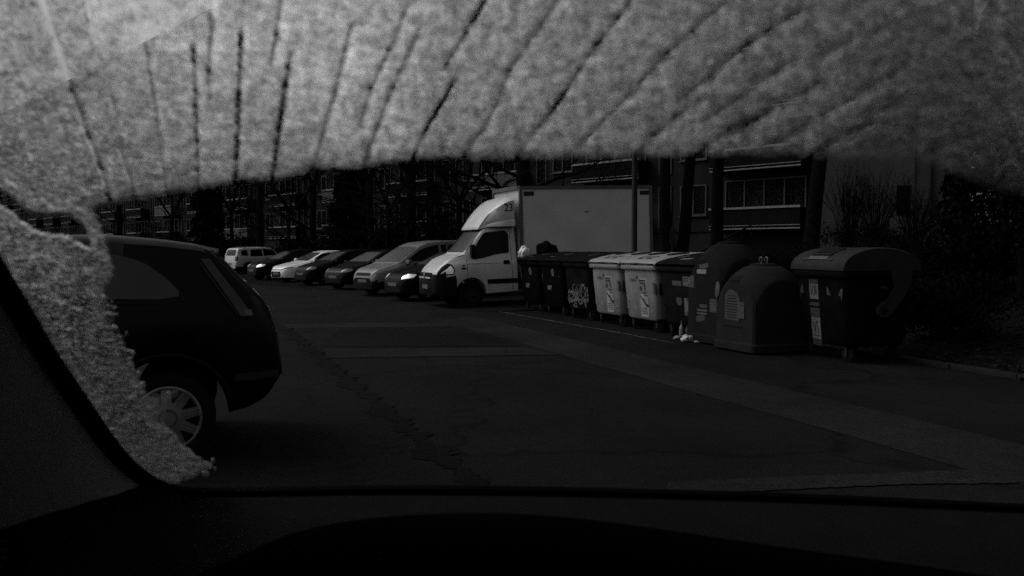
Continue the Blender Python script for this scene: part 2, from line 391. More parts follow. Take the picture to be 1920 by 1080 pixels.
ROW = 220.0
def bump_dark(o): pass
car("parked_van", "pale van behind the others, only its light roof showing over the black hatchback", "van",
    spec('mpv'), m_white, Vector((-20.3, 58.0, 0)), 'rl', ROW)
car("parked_suv", "white boxy off-roader parked nose in, square tail lamps and dark windows toward the camera", "car",
    spec('suv'), m_white, ground(466, 515), 'rr', 44, detail=('rail', 'skirt'), pitch=R(-1.2))
car("parked_car", "dark car with one bright headlamp between the white off-roader and the white saloon", "car",
    spec('hatch'), m_dark, ground(511, 526), 'fl', ROW, detail=('bright',))
car("parked_saloon", "low white saloon with slanted headlamp and wide black lower grille", "car",
    spec('sedan'), m_whitec, ground(566, 530), 'fl', ROW)
car("parked_car", "small dark car tucked between the white saloon and the black hatchback in the row", "car",
    spec('hatch'), m_mid, ground(609, 536), 'fl', ROW)
car("parked_hatchback", "black hatchback showing its front plate, second car from the silver people carrier's far side", "car",
    spec('hatch'), m_black, ground(677, 544), 'fl', 225)
car("parked_people_carrier", "silver grey tall people carrier with long sloping windscreen", "car",
    spec('mpv'), m_silver, ground(746, 555), 'fl', ROW, detail=('skirt',))
car("parked_car", "dark car with a bright swept headlamp squeezed between silver people carrier and box truck", "car",
    spec('hatch'), m_dark, ground(801, 565), 'fl', 215, detail=('bright',))
bpy.data.objects["parked_hatchback"]["label"] = "black hatchback with pale windscreen and front plate beside the silver people carrier"

# ------------------------------------------------------------------ near black hatchback on the left
def near_car():
    s = spec('hatch')
    s.update(xf=1.95, xr=-2.04, ar=.40, az=.33, wr_=.315, rim=.224, wr=.64, w0=.86, sm=3,
        top=[(1.95, .62), (1.9, .76), (1.7, .88), (1.0, 1.05), (.9, 1.08), (.1, 1.50), (-.3, 1.60), (-.8, 1.612), (-1.19, 1.578), (-1.45, 1.54), (-1.56, 1.50), (-1.71, 1.33), (-1.895, 1.144), (-1.97, 1.04), (-2.02, .86), (-2.04, .66)],
        w=[(1.95, .52), (1.9, .68), (1.7, .78), (1.3, .84), (0, .86), (-1.3, .85), (-1.6, .82), (-1.85, .75), (-2.0, .66), (-2.04, .60)],
        belt=[(2, .95), (.9, 1.02), (-1, 1.10), (-1.5, 1.14), (-2.05, 1.12)], zb=[(2, .28), (1.5, .22), (-1.4, .24), (-1.66, .33), (-1.80, .355), (-1.93, .42), (-2.04, .58)])
    P = Vector((-2.405, 6.36, 0)); head = 197.5
    t = empty("parked_hatchback", (0, 0, 0), R(head))
    tag(t, "near black hatchback seen from its side, silver multi-spoke hub cover and high tail lamp", "car")
    c, s_ = math.cos(R(head)), math.sin(R(head)); lx, ly = -1.25, s['w0'] - .03
    t.location = (P.x - (c * lx - s_ * ly), P.y - (s_ * lx + c * ly), 0)
    V, Fc, bvh = loft_body(s, 260)
    mesh("body", V, Fc, m_black, t, 45)
    m_nw = M("side glass with painted reflections", .014, .10, .40, var=.6, scale=1.6)  # uneven reflections painted into the pane's base colour
    # rear side window: black rubber frame with the pane inside it
    win = [(-.30, 1.165), (-1.20, 1.15), (-1.325, 1.165), (-1.335, 1.20), (-1.24, 1.30), (-1.10, 1.405), (-.95, 1.455), (-.75, 1.485), (-.30, 1.49)]
    cx, cy = -.85, 1.31
    fr = [(cx + (a - cx) * 1.07, cy + (b - cy) * 1.22) for a, b in win]
    fo = put("side_window", bvh, fr, 'L', m_blk, t, .002, n=16, mm=20)
    put("pane", bvh, win, 'L', m_nw, fo, .006, n=18, mm=24)
    put("side_window", bvh, [(.75, 1.10), (.1, 1.43), (-.22, 1.47), (-.22, 1.15)], 'L', m_nw, t, .005, n=12, mm=12)
    put("windscreen", bvh, [(.85, -.64), (.85, .64), (.15, .52), (.15, -.52)], 'T', m_glass, t)
    put("rear_window", bvh, [(-.56, 1.15), (.56, 1.15), (.47, 1.47), (-.47, 1.47)], 'B', m_nw, t, .006, n=14, mm=20)
    # tall tail lamp beside the rear window, slanting with the hatch
    tl = put("tail_lamp", bvh, [(-1.535, 1.43), (-1.475, 1.43), (-1.745, 1.02), (-1.83, 1.02)], 'L', m_tail, t, .012, n=20, mm=4)
    put("reverse_lens", bvh, [(-1.765, 1.065), (-1.815, 1.065), (-1.825, 1.025), (-1.775, 1.025)], 'L', m_plate, tl, .016, n=3, mm=3)
    put("lamp_rib", bvh, [(-1.478, 1.40), (-1.466, 1.40), (-1.72, 1.02), (-1.735, 1.02)], 'L', m_trim, tl, .016, n=12, mm=1)
    # roof spoiler, roof gutter line, seams, arch lip, fuel flap, bumper strip
    sp_ = MB()
    for sy in (1, -1):
        sp_.add([(-1.40, 0, 1.548), (-1.40, sy * .58, 1.525), (-1.60, 0, 1.505), (-1.58, sy * .58, 1.475), (-1.60, 0, 1.475), (-1.58, sy * .58, 1.447), (-1.42, 0, 1.50), (-1.42, sy * .58, 1.47)],
                [(0, 1, 3, 2), (2, 3, 5, 4), (4, 5, 7, 6), (1, 7, 5, 3)])
    sp_.build("spoiler", m_black, t)
    nv, nf = region(V, Fc, lambda c_, n_: -1.56 < c_.x < .1 and c_.y > .40 and c_.z > 1.49 and n_.z > .3, .004)
    mesh("roof_edge", nv, nf, M("paler roof edge", .009, .45, .12, var=.2), t, 40)  # roof edge paler than the body paint
    for q in ([(-.255, .30), (-.243, .30), (-.243, 1.16), (-.255, 1.16)], [(.86, .3), (.872, .3), (.80, 1.05), (.788, 1.05)]):
        put("door_seam", bvh, q, 'L', m_under, t, .002, n=20, mm=1)
    put("door_handle", bvh, [(-.18, .93), (-.02, .93), (-.02, .965), (-.18, .965)], 'L', m_black, t, .03, n=3, mm=4)
    put("fuel_flap", bvh, [(-1.50 + .085 * math.cos(a), .90 + .085 * math.sin(a)) for a in np.linspace(0, 2 * math.pi, 16, endpoint=False)], 'L', m_mid, t, .005)
    arc = MB(); ps = []
    for a in np.linspace(R(12), R(168), 26):
        h, n_, *_ = bvh.ray_cast(Vector((-1.25 + .435 * math.cos(a), 4, .33 + .435 * math.sin(a))), Vector((0, -1, 0)))
        if h: ps.append(h + Vector((0, .006, 0)))
    arc.tube(ps, .016, 8); arc.build("arch_lip", m_mid, t, 60)
    put("bumper_strip", bvh, [(-1.70, .56), (-2.00, .56), (-2.0, .61), (-1.70, .61)], 'L', m_trim, t, .014, n=3, mm=10)
    put("number_plate", bvh, [(-.26, .75), (.26, .75), (.26, .86), (-.26, .86)], 'B', m_plate, t, .012)
    put("rear_badge", bvh, [(-.05, .97), (.05, .97), (.05, 1.04), (-.05, 1.04)], 'B', m_chrome, t, .014, n=3, mm=3)
    for x in s['ax']:
        for sy in (1, -1): wheel(t, x, sy * (s['w0'] - .115), .318, .318, .224, 'cover')
    for sy in (1, -1):
        mb = MB(); mb.box((.72, sy * .95, 1.14), (.12, .2, .14), bev=.03); mb.build("mirror", m_black, t, 40)
near_car()

# ------------------------------------------------------------------ box truck
def truck():
    head = 200.5; P = ground(886, 577)
    t = empty("box_truck", (0, 0, 0), R(head), R(1.7)); tag(t, "white box truck with roof fairing numbered 23, parked nose toward the road behind the bins", "truck")
    c, s_ = math.cos(R(head)), math.sin(R(head)); ly = .98
    t.location = (P.x + s_ * ly, P.y - c * ly, 0)
    sp = dict(xf=.95, xr=-1.27, wr=.80, ax=(0.0,), ar=.41, az=.36, sm=4,
        top=[(.95, .86), (.92, .93), (.80, 1.06), (.55, 1.26), (.35, 1.34), (.16, 1.40), (-.42, 2.06), (-.58, 2.13), (-1.27, 2.17)],
        w=[(.95, .66), (.9, .78), (.75, .88), (.5, .95), (0, .985), (-1.27, .985)], belt=[(.95, .98), (.3, 1.18), (-1.3, 1.22)],
        zb=[(.95, .36), (.6, .30), (-1.27, .36)])
    V, Fc, bvh = loft_body(sp, 190)
    mesh("cab", V, Fc, m_white, t, 42)
    wpoly = [(-.02, 1.26), (-.10, 1.24), (-.35, 1.27), (-.67, 1.35), (-1.03, 1.375), (-1.075, 1.42), (-1.09, 1.86), (-1.05, 1.94), (-.97, 1.975), (-.50, 1.955), (-.40, 1.90), (-.22, 1.66)]
    put("side_window", bvh, wpoly, 'L', m_glass, t, .005, n=20, mm=20, mirror=True)
    put("windscreen", bvh, [(.13, -.82), (.13, .82), (-.40, .72), (-.40, -.72)], 'T', m_glassn, t, .006, n=14, mm=14)
    # black bumper and lower front
    nv, nf = region(V, Fc, lambda c_, n_: (c_.x > .40 and c_.z < .88 + max(0, .62 - c_.x) * -.4) or (c_.x > .94 and c_.z < .8), .02)
    bp = mesh("bumper", nv, nf, m_blk, t, 40)
    put("number_plate", bvh, [(-.26, .50), (.26, .50), (.26, .61), (-.26, .61)], 'F', m_plate, bp, .035)
    g = put("grille", bvh, [(-.50, .78), (.50, .78), (.55, .915), (-.55, .915)], 'F', m_under, t, .028)
    put("grille_bar", bvh, [(-.52, .775), (.52, .775), (.56, .815), (-.56, .815)], 'F', m_box, g, .036, n=3)
    em = MB()      # diamond emblem in the grille
    fr = Matrix.Translation((.985, 0, .865)) @ Matrix.Rotation(math.pi / 2, 4, 'Y')
    o_, i_ = [(-.085, 0), (0, .055), (.085, 0), (0, -.055)], [(-.05, 0), (0, .028), (.05, 0), (0, -.028)]
    for k in range(4):
        em.prism([o_[k], o_[(k + 1) % 4], i_[(k + 1) % 4], i_[k]], .02, fr)
    em.build("emblem", M("dull emblem metal", .30, .35, .5), g)
    e = Vector((-math.sin(R(48)), math.cos(R(48)), 0)); s0 = Vector((.62, .86, 0)).dot(e)
    hl = put("headlight", bvh, [(s0 - .25, .875), (s0 + .17, .875), (s0 + .20, 1.0), (s0 + .12, 1.13), (s0 + .01, 1.16), (s0 - .14, 1.07), (s0 - .24, .93)], 48, m_blk, t, .008, mirror=True)
    put("lens", bvh, [(s0 - .13, .895), (s0 + .155, .895), (s0 + .175, .99), (s0 + .10, 1.10), (s0 + .02, 1.03), (s0 - .06, .97)], 48, m_lamp, hl, .014)
    put("bonnet_seam", bvh, [(.10, .835), (.10, .850), (.62, .80), (.62, .785)], 'T', m_under, t, .003, n=2, mm=16)
    put("side_repeater", bvh, [(.26, 1.0), (.14, 1.0), (.14, 1.045), (.26, 1.045)], 'L', m_blk, t, .01, n=3, mm=4)
    put("side_badge", bvh, [(.23, 1.075), (.16, 1.075), (.16, 1.105), (.23, 1.105)], 'L', m_blk, t, .008, n=3, mm=3)
    put("side_moulding", bvh, [(-.44, .60), (-1.262, .60), (-1.262, .72), (-.42, .72)], 'L', m_blk, t, .012, n=4, mm=14, mirror=True)
    for q in ([(.10, 1.24), (.112, 1.24), (.10, .80), (.088, .80)], [(-1.13, .42), (-1.118, .42), (-1.118, 1.98), (-1.13, 1.98)], [(.08, 1.125), (-1.12, 1.125), (-1.12, 1.135), (.08, 1.135)]):
        put("door_seam", bvh, q, 'L', m_trim, t, .002, n=12, mm=8)
    put("door_handle", bvh, [(-1.06, 1.10), (-.90, 1.10), (-.90, 1.19), (-1.06, 1.19)], 'L', m_blk, t, .022, n=3, mm=4)
    mm_ = MB(); mm_.box((-.02, 1.08, 1.46), (.13, .16, .34), bev=.04); mm_.box((-.04, 1.0, 1.36), (.05, .14, .05)); mm_.build("mirror", m_blk, t, 40)
    mm_ = MB(); mm_.box((-.02, -1.08, 1.46), (.13, .16, .34), bev=.04); mm_.box((-.04, -1.0, 1.36), (.05, .14, .05)); mm_.build("mirror", m_blk, t, 40)
    # roof fairing: curved shell from windscreen top to the box
    ns = 26; FV = []; FF = []; nr = None
    for i in range(ns):
        k = i / (ns - 1); x = -.30 - .93 * k
        zt = 2.06 + .78 * (1 - (1 - k) ** 1.75) + .02; zb = 2.02 + .05 * sst(k * 3)
        W = .74 + .27 * sst(k * 1.4); wt = .70 + .18 * k
        pts = [(W - .05, zb), (W, zb + .01), (W - .005, zb + .18 * (zt - zb)), (W - .03, zb + .24 * (zt - zb)), (W - .02, zb + .30 * (zt - zb)),
               (W - .03, zb + .6 * (zt - zb)), (W - .07 * (1 - k) - .02, zb + .86 * (zt - zb)), (wt + .02, zt - .03), (wt - .05, zt - .004), (wt * .5, zt + .012), (0, zt + .016)]
        ring = [(x, y, z) for y, z in pts] + [(x, -y, z) for y, z in pts[-2::-1]]
        nr = len(ring); FV += ring
    for i in range(ns - 1):
        for j in range(nr - 1): FF.append((i * nr + j, (i + 1) * nr + j, (i + 1) * nr + j + 1, i * nr + j + 1))
    FF += [tuple(range(nr)), tuple(range((ns - 1) * nr, ns * nr))[::-1]]
    fa = mesh("roof_fairing", FV, FF, m_white, t, 38)
    TV, TF = text_data("23", .25, .003)
    txt = MB(); fb = BVHTree.FromPolygons([Vector(v) for v in FV], FF)
    h, n_, *_ = fb.ray_cast(Vector((-1.08, 4, 2.56)), Vector((0, -1, 0)))
    txm = Matrix.Translation((-1.07, h.y + .006, 2.56)) @ Matrix.Rotation(math.pi, 4, 'Z') @ Matrix.Rotation(math.pi / 2, 4, 'X') @ Matrix.Diagonal((1.0, 1.12, 1, 1))
    txt.add(TV, TF, txm); txt.build("number_lettering", m_under, fa)
    # cargo box
    x0, x1, hw, z0, z1 = -1.36, -5.26, 1.06, .86, 3.12
    mid, L = (x0 + x1) / 2, x0 - x1
    b = MB(); b.box((mid, 0, (z0 + z1) / 2), (L - .04, 2 * hw - .04, z1 - z0 - .04)); box = b.build("cargo_box", m_box, t)
    fr = MB()
    for sy in (1, -1):
        fr.box((mid, sy * (hw - .02), z1 - .04), (L - .14, .06, .08)); fr.box((mid, sy * (hw - .02), z0 + .04), (L - .14, .06, .08))
        for x in (x0 - .03, ): fr.box((x, sy * (hw - .03), (z0 + z1) / 2), (.08, .09, z1 - z0 + .004))
    fr.box((x0 - .0, 0, z1 - .03), (.07, 2 * hw - .14, .10)); fr.box((x1 + .01, 0, z1 - .04), (.06, 2 * hw - .1, .08))
    fr.build("frame_rail", M("grey box rails", .055, .45, .4, var=.2), box)
    rp = MB()
    for sy in (1, -1): rp.box((x1 + .03, sy * (hw - .03), (z0 + z1) / 2), (.08, .08, z1 - z0 - .02))
    rp.build("corner_post", MATS["grey box rails"], box)
    for x in (x0 - .26, x1 + .22):
        k = MB(); k.box((x, hw - .018, z1 - .20), (.28, .016, .11)); k.build("marker_panel", m_trim, box)
    k = MB()
    k.prism([(-.08, 0), (-.02, .012), (.07, .018), (.08, .0), (.0, -.014)], .004, Matrix.Translation((mid + .05, hw - .017, 2.42)) @ Matrix.Rotation(math.pi, 4, 'Z') @ Matrix.Rotation(math.pi / 2, 4, 'X'))
    k.build("scuff_mark", m_trim, box)
    ch = MB(); ch.box((-2.9, 0, .62), (4.2, .7, .2)); ch.box((-2.6, .75, .62), (1.0, .35, .3)); ch.build("chassis", m_under, t)
    for sy in (1, -1):
        wheel(t, 0, sy * .86, .34, .34, .20, tyre_w=.22, mat=m_trim); wheel(t, -3.55, sy * .84, .34, .34, .20, tyre_w=.24, mat=m_trim)
truck()

# ------------------------------------------------------------------ ground, road, kerb, verge
def sheet(name, us, vs_, fz, mat, shift=0.):
    V = []; n = len(vs_)
    for u in us:
        for v in vs_:
            vv = v - (max(0, u - 22) * .13 if shift else 0)
            p = uv(u, vv); V.append((p.x, p.y, fz(p.x, p.y)))
    Fc = [(i * n + j, i * n + j + 1, (i + 1) * n + j + 1, (i + 1) * n + j) for i in range(len(us) - 1) for j in range(n - 1)]
    return mesh(name, V, Fc, mat, None, 60)
m_soil = M("winter soil and dead grass", .004, .95, .02, var=.6, scale=3.0, bump=.6, bscale=25)
m_road = M("old asphalt", ASPH * .85, .80, .25, var=.30, scale=1.3, bump=.45, bscale=60, detail=9)
def asphalt(name, v, crack=.0):
    """aggregate speckle, soft stains and cracks"""
    m = bpy.data.materials.new(name); m.use_nodes = True; n, l = m.node_tree.nodes, m.node_tree.links; b = n["Principled BSDF"]
    tc = n.new("ShaderNodeTexCoord")
    def nz(sc, de=5):
        t = n.new("ShaderNodeTexNoise"); t.inputs["Scale"].default_value = sc; t.inputs["Detail"].default_value = de; l.new(tc.outputs["Object"], t.inputs["Vector"]); return t.outputs[0]
    def mr(x, a, b_, c, d):
        t = n.new("ShaderNodeMapRange"); t.inputs[1].default_value = a; t.inputs[2].default_value = b_; t.inputs[3].default_value = c; t.inputs[4].default_value = d; l.new(x, t.inputs[0]); return t.outputs[0]
    def mul(x, y):
        t = n.new("ShaderNodeMath"); t.operation = 'MULTIPLY'
        for k, q in ((0, x), (1, y)):
            if isinstance(q, float): t.inputs[k].default_value = q
            else: l.new(q, t.inputs[k])
        return t.outputs[0]
    big = mr(nz(.55, 4), .32, .68, .62, 1.25); fine = mr(nz(48, 4), .32, .68, .55, 1.55); mid_ = mr(nz(6, 6), .3, .7, .85, 1.15)
    x = mul(mul(big, fine), mul(mid_, v))
    if crack:
        vo = n.new("ShaderNodeTexVoronoi"); vo.feature = 'DISTANCE_TO_EDGE'; vo.inputs["Scale"].default_value = crack
        wv = n.new("ShaderNodeVectorMath"); wv.operation = 'MULTIPLY_ADD'
        tn = n.new("ShaderNodeTexNoise"); tn.inputs["Scale"].default_value = 2.2; tn.inputs["Detail"].default_value = 6; l.new(tc.outputs["Object"], tn.inputs["Vector"])
        l.new(tn.outputs[1], wv.inputs[0]); wv.inputs[1].default_value = (.9, .9, .9); l.new(tc.outputs["Object"], wv.inputs[2]); l.new(wv.outputs[0], vo.inputs["Vector"])
        x = mul(x, mr(vo.outputs[0], .0, .018, .45, 1.0))
    cb = n.new("ShaderNodeCombineColor")
    for k in range(3): l.new(x, cb.inputs[k])
    l.new(cb.outputs[0], b.inputs["Base Color"]); b.inputs["Roughness"].default_value = .95; b.inputs["Specular IOR Level"].default_value = .04
    bp = n.new("ShaderNodeBump"); bp.inputs["Strength"].default_value = .5; bp.inputs["Distance"].default_value = .01
    l.new(nz(70, 4), bp.inputs["Height"]); l.new(bp.outputs[0], b.inputs["Normal"])
    return m
a_old, a_new, a_patch, a_dark = asphalt("worn asphalt", ASPH * .80, .55), asphalt("road asphalt", ASPH * .92, .25), asphalt("pale patched asphalt", ASPH * 1.75), asphalt("dark patched asphalt", ASPH * .62)
far_u = list(np.concatenate([np.arange(-60, 16, 6.), np.arange(16, 60, 1.), np.arange(60, 200, 10.), [400, 900]]))
far_v = list(np.concatenate([[-900, -300], np.arange(-80, 6, 8.), np.arange(6, 30, .6), np.arange(30, 80, 8.), [300, 900]]))
tag(sheet("ground", far_u, far_v, lambda x, y: height(x, y) - .03, m_soil), kind='structure')
tag(sheet("road", list(np.arange(-24, 150, 3.)), [-40, -20, -10, -4, 1.8, 4, 6.6, 9.02], lambda x, y: min(height(x, y), 0), a_new), kind='structure')
tag(sheet("parking_lane", list(np.arange(20.9, 130, 1.5)), list(np.linspace(6.6, 12.6, 9)), lambda x, y: height(x, y) + .004, a_old, 1), kind='structure')
def flat(name, pts, z, mat, kind='structure'):
    o = mesh(name, [(p[0], p[1], z) for p in pts], [tuple(range(len(pts)))], mat); tag(o, kind=kind); return o
def rag(p, q, n=40, amp=.012):
    d = (q - p); nn = Vector((-d.y, d.x, 0)).normalized()
    return [p + d * (i / n) + nn * random.uniform(-amp, amp) for i in range(n)]
def poly(pts, amp=.012):
    out = []
    for i in range(len(pts)): out += rag(pts[i], pts[(i + 1) % len(pts)], 40, amp)
    return out
G = ground
# older asphalt left of the gutter line, lighter repaired trenches and the panels between them
flat("road_shoulder", poly([uv(-6, 1.76), uv(26, 1.76), uv(26, -14), uv(-6, -14)], .03), .004, a_old)
flat("road_patch", poly([uv(-6, 4.98), uv(18.9, 4.98), uv(19.6, 6.02), uv(-6, 6.02)]), .004, a_patch)
flat("road_patch", poly([G(608, 655), G(985, 652), G(1050, 666), G(612, 672)]), .0075, a_patch)
flat("road_patch", poly([G(500, 609), G(560, 607), G(860, 604), G(910, 612), G(850, 612), G(520, 616)]), .0035, a_patch)
flat("road_patch", poly([G(1250, 905), G(1838, 882), G(2050, 878), G(2100, 905), G(1700, 910), G(1250, 930)]), .0085, a_patch)
flat("road_panel", poly([G(640, 615), G(845, 613), G(980, 650), G(600, 651)], .02), .0055, a_dark)
m_gut = asphalt("broken gutter asphalt", ASPH * .40, 6.0)
gp = [uv(u, 1.74 + .10 * math.sin(u * 1.7) * math.sin(u * 5.1) - .12) for u in np.arange(4.5, 18, .06)]
gq = [uv(u, 1.74 + .03 * math.sin(u * 9) + random.uniform(0, .10)) for u in np.arange(18, 4.5, -.06)]
flat("gutter", [p + VD * random.uniform(-.06, .03) for p in gp] + gq, .008, m_gut)
m_line = M("worn white road paint", .030, .7, .3, var=.65, scale=5)
flat("road_marking", poly([uv(12.9, 7.33), uv(15, 7.32), uv(21.8, 7.03), uv(21.8, 6.98), uv(15, 7.27), uv(12.9, 7.29)], .02), .006, m_line)
k = MB()
m_kerb = M("concrete kerb", .0026, .8, .2, var=.3, scale=6, bump=.3, bscale=40)
for i in range(30):
    u = -9 + i; p = uv(u + .5, 9.1 + random.uniform(-.006, .006)); k.box((p.x, p.y, -.03), (.16, .985, .17), rz=math.atan2(UD.y, UD.x) - math.pi / 2, bev=.012)
tag(k.build("kerb", m_kerb, None, 40), kind='structure')

# ------------------------------------------------------------------ waste containers
BX, BY = -UD, VD                       # bin axes: along its front (toward us), into its depth
BROT = math.atan2(BX.y, BX.x)
RX90 = Matrix.Rotation(math.pi / 2, 4, 'X')     # local xy plane -> xz, normal toward -y (the front)
m_sten = M("reflective sticker", .03, .4, .4, var=.2, scale=20)
m_stick = M("pale sticker paper", .07, .6, .3, var=.25, scale=14)
m_ink = M("dark sticker ink", .02, .6, .3)
def shell(half, zs, k=1):
    """rounded rectangular rings lofted: half = [(hx, hy, r)], zs heights"""
    V = []; n = 0
    for (hx, hy, r), z in zip(half, zs):
        ring = []
        for cx, cy, a0 in ((hx - r, -hy + r, -90), (hx - r, hy - r, 0), (-hx + r, hy - r, 90), (-hx + r, -hy + r, 180)):
            for q in range(4):
                a = R(a0 + 30 * q); ring.append((cx + r * math.cos(a), cy + r * math.sin(a), z))
        n = len(ring); V += ring
    m_ = len(zs)
    Fc = [(i * n + j, i * n + (j + 1) % n, (i + 1) * n + (j + 1) % n, (i + 1) * n + j) for i in range(m_ - 1) for j in range(n)]
    Fc += [tuple(range(n))[::-1], tuple(range((m_ - 1) * n, m_ * n))]
    return V, Fc
def front_y(z): return -(.425 + (.505 - .425) * min(1, max(0, (z - .24) / .88)))
def sticker(parent, x, z, w, h, mat, rot=0., lift=.004, name="sticker", shape=None):
    b = MB(); y = front_y(z)
    tilt = math.atan2(.08, .88)
    mx = Matrix.Translation((x, y - lift, z)) @ Matrix.Rotation(tilt, 4, 'X') @ RX90 @ Matrix.Rotation(rot, 4, 'Z')
    pl = shape or [(-w / 2, -h / 2), (w / 2, -h / 2), (w / 2, h / 2), (-w / 2, h / 2)]
    b.prism(pl, .003, mx); return b.build(name, mat, parent)
def oval(w, h, n=14): return [(w / 2 * math.cos(2 * math.pi * i / n) * (1 - .15 * math.sin(2 * math.pi * i / n)), h / 2 * math.sin(2 * math.pi * i / n)) for i in range(n)]
def ink(parent, x, z, w, h, rot=0., lift=.0075, shape=None): return sticker(parent, x, z, w, h, m_ink, rot, lift, "ink_mark", shape)
def container(label, t, bodym, lidm, lid='flat', rot=0., v0=7.8, cat="waste container"):
    p = UD * (21.64 - t - .685) + VD * (v0 + .53)
    o = empty("waste_container", (p.x, p.y, 0), BROT + rot); tag(o, label, cat, "wheeled waste containers in a row along the road")
    V, Fc = shell([(.56, .40, .09), (.60, .425, .10), (.645, .485, .11), (.66, .505, .12), (.66, .505, .12)], [.215, .25, .80, 1.10, 1.13])
    b = MB(); b.add(V, Fc)
    for x in (-.42, -.14, .14, .42): b.box((x, .50, .72), (.05, .05, .8))     # rear ribs
    for x in (-.655, .655):
        b.box((x, 0, .98), (.06, .12, .24), bev=.015)
    bo = b.build("body", bodym, o, 40)
    V, Fc = shell([(.70, .545, .09), (.712, .555, .09), (.712, .555, .09), (.70, .545, .09)], [1.13, 1.145, 1.205, 1.22])
    r = MB(); r.add(V, Fc); r.build("rim", bodym, o, 40)
    tr = MB()
    for sx in (1, -1): tr.tube([(sx * .66, .0, 1.0), (sx * .80, .0, 1.0)], .022, 10)
    tr.build("lifting_pin", m_trim, o, 60)
    for sx in (1, -1):
        for sy in (1, -1):
            w = MB(); x, y = sx * .47, sy * .33
            w.lathe([(.085, -.022), (.10, -.016), (.10, .016), (.085, .022), (.03, .03)], 20, Matrix.Translation((x, y, .10)) @ Matrix.Rotation(R(20 * sx), 4, 'Z') @ AXY)
            wo = w.build("wheel", m_rub, o, 50)
            f = MB(); f.box((x, y - .035, .15), (.05, .008, .14)); f.box((x, y + .035, .15), (.05, .008, .14)); f.box((x, y, .218), (.11, .11, .02))
            f.build("caster_fork", m_trim, wo)
    zl = 1.225
    if lid == 'flat':
        L = MB(); ys = [-.565, -.55, -.50, -.30, .0, .30, .50, .545]; zs = [zl, zl + .04, zl + .075, zl + .125, zl + .18, zl + .215, zl + .225, zl + .02]
        n = len(ys); xs = [-.715, -.705, -.66, -.3, 0, .3, .66, .705, .715]; VV = []
        for i, x in enumerate(xs):
            dz = [0.06, .02, 0, 0, -.006, 0, 0, .02, .06][i]
            for y, z in zip(ys, zs): VV.append((x, y, max(zl - .004, z - dz)))
        m_ = len(xs)
        FF = [(i * n + j, (i + 1) * n + j, (i + 1) * n + j + 1, i * n + j + 1) for i in range(m_ - 1) for j in range(n - 1)]
        FF += [tuple(i * n for i in range(m_))[::-1] + (), tuple(range(n)), tuple(range((m_ - 1) * n, m_ * n))[::-1], tuple(i * n + n - 1 for i in range(m_))]
        FF += [tuple([i * n for i in range(m_)] + [i * n + n - 1 for i in range(m_ - 1, -1, -1)])[::-1]]
        L.add(VV, FF); lo = L.build("lid", lidm, o, 40)
        return o, bo, lo
    # domed lid: an arc over the depth, ends closed
    L = MB(); n = 22; prof = []
    for i in range(n + 1):
        a = math.pi * i / n; prof.append((-.565 * math.cos(a), zl + .02 + .285 * math.sin(a) ** .95))
    prof = [(-.565, zl - .0)] + prof + [(.565, zl)]
    xs = [-.715, -.70, -.64, -.3, 0, .3, .64, .70, .715]; VV = []; k_ = len(prof)
    for i, x in enumerate(xs):
        s_ = [.955, .99, 1, 1, 1, 1, 1, .99, .955][i]
        for y, z in prof: VV.append((x, y * (1 - (1 - s_) * .4), zl + (z - zl) * s_))
    m_ = len(xs)
    FF = [(i * k_ + j, (i + 1) * k_ + j, (i + 1) * k_ + j + 1, i * k_ + j + 1) for i in range(m_ - 1) for j in range(k_ - 1)]
    FF += [tuple(range(k_)), tuple(range((m_ - 1) * k_, m_ * k_))[::-1], tuple([i * k_ for i in range(m_)] + [i * k_ + k_ - 1 for i in range(m_ - 1, -1, -1)])[::-1]]
    L.add(VV, FF); lo = L.build("lid", lidm, o, 40)
    return o, bo, lo
def lid_point(y): return 1.225 + float(np.interp(y, [-.55, -.50, -.30, .0, .30, .50], [.04, .075, .125, .18, .215, .225]))
def lid_patch(parent, x, y, w, d, mat, name, rot=0., lift=.004, shape=None):
    z = lid_point(y); sl = math.atan2(lid_point(y + .05) - lid_point(y - .05), .1)
    mx = Matrix.Translation((x, y, z + lift)) @ Matrix.Rotation(sl, 4, 'X') @ Matrix.Rotation(rot, 4, 'Z')
    b = MB(); b.prism(shape or [(-w / 2, -d / 2), (w / 2, -d / 2), (w / 2, d / 2), (-w / 2, d / 2)], .006, mx); return b.build(name, mat, parent)
m_bblack = M("black bin plastic", .004, .5, .0, var=.25, scale=5)
m_bgrey = M("faded black bin plastic", .007, .55, .0, var=.25, scale=5)
m_byel = M("dirty pale bin plastic", .13, .55, .3, var=.22, scale=3.5, detail=8)
m_byl = M("pale lid plastic", .15, .5, .35, var=.15, scale=4)
m_bblue = M("dark paper bin plastic", .008, .5, .0, var=.2, scale=5)
m_lidg = M("grey lid plastic", .017, .5, .03, var=.18, scale=5)
m_hole = M("dark opening", .003, .9, .1)
